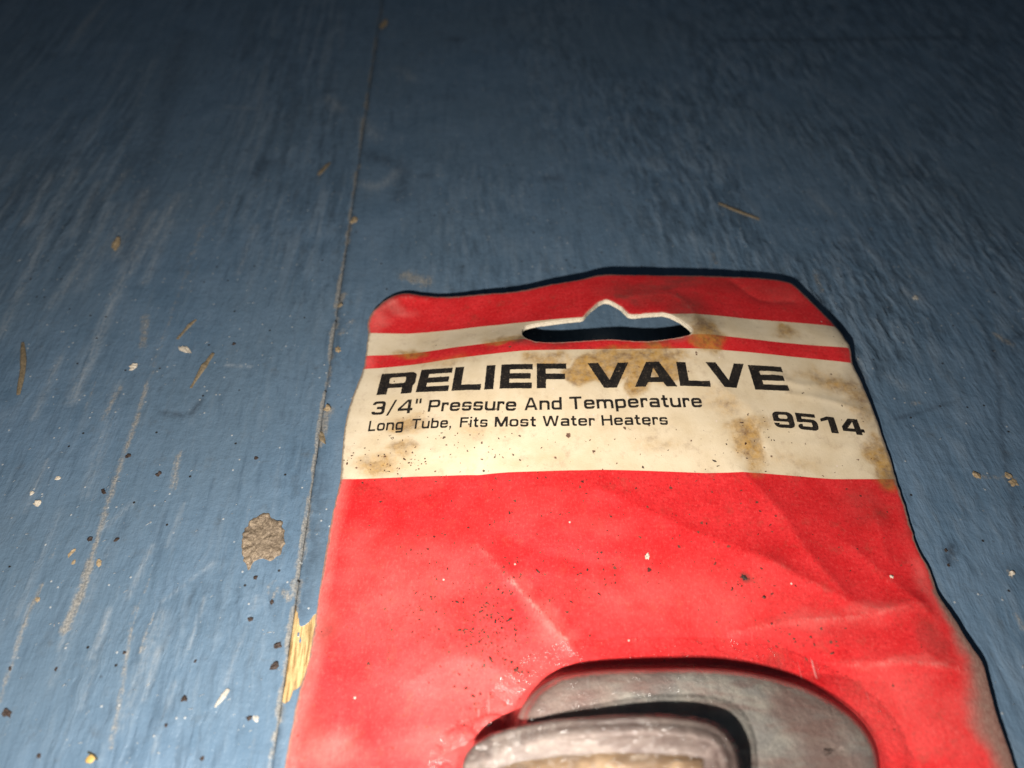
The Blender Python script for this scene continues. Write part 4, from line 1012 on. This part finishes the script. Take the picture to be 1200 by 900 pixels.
sliver('wood_splinter', [(27, 402), (28, 432), (22, 463)], 9, MT['wood'], 'long upright tan splinter near the left edge of the left board', 'splinter', 'wood splinters on the boards')
sliver('wood_splinter', [(250, 415), (240, 430), (224, 455)], 8, MT['wood'], 'tan splinter leaning right, beside the cream flake', 'splinter', 'wood splinters on the boards')
sliver('wood_splinter', [(230, 375), (220, 385), (208, 398)], 6, MT['wood'], 'faint short splinter just above the cream flake', 'splinter', 'wood splinters on the boards')
sliver('wood_splinter', [(387, 191), (380, 199), (373, 206)], 6, MT['wood'], 'small blurred tan splinter far up beside the joint', 'splinter', 'wood splinters on the boards')
sliver('wood_splinter', [(842, 238), (862, 247), (890, 257)], 6, MT['wood'], 'thin brown twig lying beyond the top of the card', 'splinter', 'wood splinters on the boards')
sliver('paint_flake', [(268, 808), (261, 818), (252, 829)], 8, MT['grey'], 'long pale grey flake low on the left board beside the joint', 'paint flake', 'flakes and chips on the boards')
G1 = 'flakes and chips on the boards'
for x, y, w, h, m, fl_, lab in [
    (137, 287, 12, 20, 'tan', .6, 'rounded tan chip alone high on the left board'), (216, 410, 11, 15, 'cream', .3, 'cream flake at the middle of the left board, largest of the pale ones'),
    (157, 431, 12, 9, 'cream', .6, 'small bright chip left of the cream flake'), (415, 258, 9, 7, 'tan', .5, 'tiny tan chip on the joint beyond the card'),
    (44, 590, 10, 8, 'cream', .4, 'larger of two cream chips at the left edge'), (38, 578, 5, 5, 'cream', .6, 'tiny cream chip just above a larger one at the left edge'), (68, 561, 7, 5, 'cream', .4, 'pale speck right of the two cream chips at the left edge'),
    (84, 648, 7, 13, 'tan', .3, 'oval tan flake beside the broad brown scrape'), (86, 660, 5, 7, 'tan', .4, 'small tan crumb just below the oval flake beside the scrape'), (116, 660, 7, 9, 'tan', .3, 'dull tan chip right of the broad brown scrape'),
    (384, 479, 10, 9, 'tan', .6, 'orange tan chip sitting on the joint level with the lettering'), (396, 409, 7, 8, 'tan', .5, 'tan crumb on the joint near the red stripes'), (376, 512, 9, 22, 'wood', .4, 'brown clot in the joint left of the cream band'),
    (399, 357, 7, 9, 'wood', .6, 'brown crumb on the joint level with the top of the card'), (450, 28, 9, 12, 'tan', .5, 'blurred tan chip farthest away on the joint'),
    (1144, 557, 10, 9, 'tan', .5, 'left chip of the tan trio right of the card'), (1181, 557, 9, 7, 'tan', .4, 'upper right chip of the tan trio right of the card'), (1189, 565, 12, 8, 'tan', .3, 'lowest chip of the tan trio right of the card'),
    (1185, 672, 9, 8, 'cream', .5, 'cream chip alone at the right edge below the tan trio'), (45, 703, 6, 6, 'tan', .4, 'small tan crumb below the oval flake on a pale scrape'),
    (300, 842, 7, 9, 'grey', .3, 'grey flake beside a dark crumb near the bottom of the joint'), (1073, 349, 9, 6, 'grey', .3, 'grey flake right of the upper right corner of the card'), (395, 640, 5, 5, 'tan', .5, 'tiny tan crumb at the left edge of the card')]:
    if x == 395: continue
    lump('paint_chip', x, y, w, h, MT[m], lab, 'chip', G1, fl_, rot=(x % 7) * .2 - .5)
# yellow flake with a dark leaf scrap
oc = lump('ochre_flake', 107, 889, 15, 14, MT['ochre'], 'yellow ochre flake at the bottom of the left board', 'flake', None, .25, rot=.5, sharp=.2)
sliver('leaf_scrap', [(103, 881), (110, 885), (115, 891)], 4, MT['leaf'], 'dark sliver of leaf lying against the yellow flake', 'leaf scrap')
G2 = 'dark dirt crumbs on the left board'
for x, y, w, h, lab in [
    (216, 819, 9, 9, 'dark crumb low on the left board, midway across'), (326, 757, 12, 8, 'upper of two dark crumbs beside the bare wood'), (322, 780, 13, 9, 'lower of two dark crumbs beside the bare wood'),
    (8, 836, 9, 13, 'large dark crumb at the bottom left edge'), (105, 633, 8, 6, 'dark crumb on the broad brown scrape'), (137, 633, 7, 5, 'dark crumb right of the broad brown scrape'),
    (292, 842, 9, 8, 'dark crumb beside a grey flake near the bottom of the joint'), (195, 850, 5, 5, 'small dark crumb below the midway crumb'), (237, 889, 6, 6, 'dark crumb right of the yellow flake, at the bottom'),
    (300, 677, 5, 5, 'dark crumb just below the mud spot'), (319, 706, 7, 5, 'dark crumb at the small muddy patch below the mud spot'), (294, 726, 6, 7, 'brown crumb between mud spot and bare wood'),
    (66, 784, 4, 5, 'tiny dark crumb low on a pale scrape'), (229, 775, 6, 4, 'faint dark crumb above the midway crumb'), (150, 535, 8, 5, 'dark crumb on the brown streak below the cream flake'),
    (186, 556, 8, 6, 'dark crumb left of the brown smear'), (122, 577, 5, 9, 'dark crumb on the streak above the broad scrape'), (274, 404, 5, 5, 'small dark crumb right of the splinters'), (12, 784, 4, 5, 'tiny dark crumb on the pale scrape at the left edge'),
    (46, 886, 5, 6, 'dark crumb left of the yellow flake'), (146, 765, 5, 5, 'dark crumb on a brown streak low on the left board'), (301, 537, 5, 5, 'dark crumb above the mud spot')]:
    lump('dirt_crumb', x, y, w, h, MT['dirt'], lab, 'crumb', G2, .55, rot=(x % 5) * .3)
lump('dirt_crumb', 1112, 662, 4, 4, MT['dirt'], 'dark crumb on the right board beside the wavy card edge', 'crumb', None, .5)
lump('dirt_crumb', 1109, 645, 5, 5, MT['dirt'], 'dark crumb by the dark gouge right of the card', 'crumb', None, .5)
lump('paint_chip', 759, 652, 6, 9, MT['cream'], 'white chip on the red part of the card', 'chip', None, .4, 'card')
lump('dirt_crumb', 872, 677, 7, 8, MT['dirt'], 'brown dirt crumb on the red part of the card', 'crumb', None, .4, 'card')
lump('paint_chip', 1046, 674, 5, 5, MT['cream'], 'small cream chip on the red near the right edge of the card', 'chip', None, .5, 'card')
lump('dirt_crumb', 838, 539, 6, 2.5, MT['dirt'], 'thin black fleck on the cream band above the red', 'crumb', None, .4, 'card', -.5)

# scattered pale dust on the boards: nobody could count it
def dust():
    V0, F0 = ico(1); Vs = []; Fs = []; n = 0
    while n < 900:
        x = rng.uniform(-20, 1220); y = rng.uniform(120, 910) if rng.random() < .85 else rng.uniform(0, 300)
        if x > 330 and rng.random() < .55: continue
        p = at(x, y)
        if inside(np.array([p[0]]), np.array([p[1]]), OUT)[0]: continue
        s, t = to_st(*p)
        if abs(s) < .0012: continue
        r = min(abs(rng.normal(0, .00007)) + .00004, .0002); el = rng.uniform(1.0, 4.0); a = rng.normal(.75, .5)
        V = V0 * (1 + .5 * rng.uniform(-1, 1, (len(V0), 1))) * np.array([r * el, r / el ** .6, r * .35]); V = V @ np.array([[math.cos(a), math.sin(a), 0], [-math.sin(a), math.cos(a), 0], [0, 0, 1]])
        V += np.array([p[0], p[1], surf(p[0], p[1], 'floor') + r * .3]); Vs.append(V); Fs.append(F0 + n * len(V0)); n += 1
    return np.concatenate(Vs), np.concatenate(Fs)
V, F = dust()
o = link('dust_grains', mesh('dust_grains', V, F), solid_mat('pale_dust', (.14, .17, .21), (.40, .41, .40), 120), None); o['kind'] = 'stuff'

# fine brown dirt ground into the red of the card, thickest in one cluster: nobody could count it
def card_dirt():
    V0, F0 = ico(1); Vs = []; Fs = []; n = 0
    spots = [(575, 742, 26, 26, 190), (545, 718, 60, 34, 70), (600, 700, 60, 36, 40), (700, 612, 90, 30, 30), (660, 560, 190, 6, 20), (480, 735, 60, 40, 24), (590, 812, 22, 16, 14), (870, 680, 8, 8, 10), (930, 745, 40, 8, 14), (700, 660, 30, 10, 16), (455, 545, 26, 10, 40), (520, 515, 60, 14, 26), (880, 512, 22, 18, 30), (560, 825, 10, 10, 10), (780, 690, 90, 40, 14), (1000, 640, 60, 60, 10)]
    for x, y, sx, sy, c in spots:
        for _ in range(c):
            px_, py_ = rng.normal(x, sx), rng.normal(y, sy)
            if y == 742 and rng.random() < .6: px_, py_ = rng.normal(x, sx * .55) + .25 * (py_ - y), py_
            p = card_at(px_, py_)
            if not inside(np.array([p[0]]), np.array([p[1]]), OUT)[0] or inside(np.array([p[0]]), np.array([p[1]]), plate)[0]: continue
            r = min(.00008 + abs(rng.normal(0, .00010)), .00034); el = rng.uniform(1, 2.0); a = rng.uniform(0, 3.14)
            V = V0 * (1 + .45 * rng.uniform(-1, 1, (len(V0), 1))) * np.array([r * el, r / el ** .4, r * .35])
            V = V @ np.array([[math.cos(a), math.sin(a), 0], [-math.sin(a), math.cos(a), 0], [0, 0, 1]])
            V += np.array([p[0], p[1], surf(p[0], p[1], 'card') + r * .15]); Vs.append(V); Fs.append(F0 + n * len(V0)); n += 1
    return np.concatenate(Vs), np.concatenate(Fs)
V, F = card_dirt()
o = link('card_dirt', mesh('card_dirt', V, F), solid_mat('brown_dirt', (.020, .010, .007), (.10, .04, .022), 260), None); o['kind'] = 'stuff'
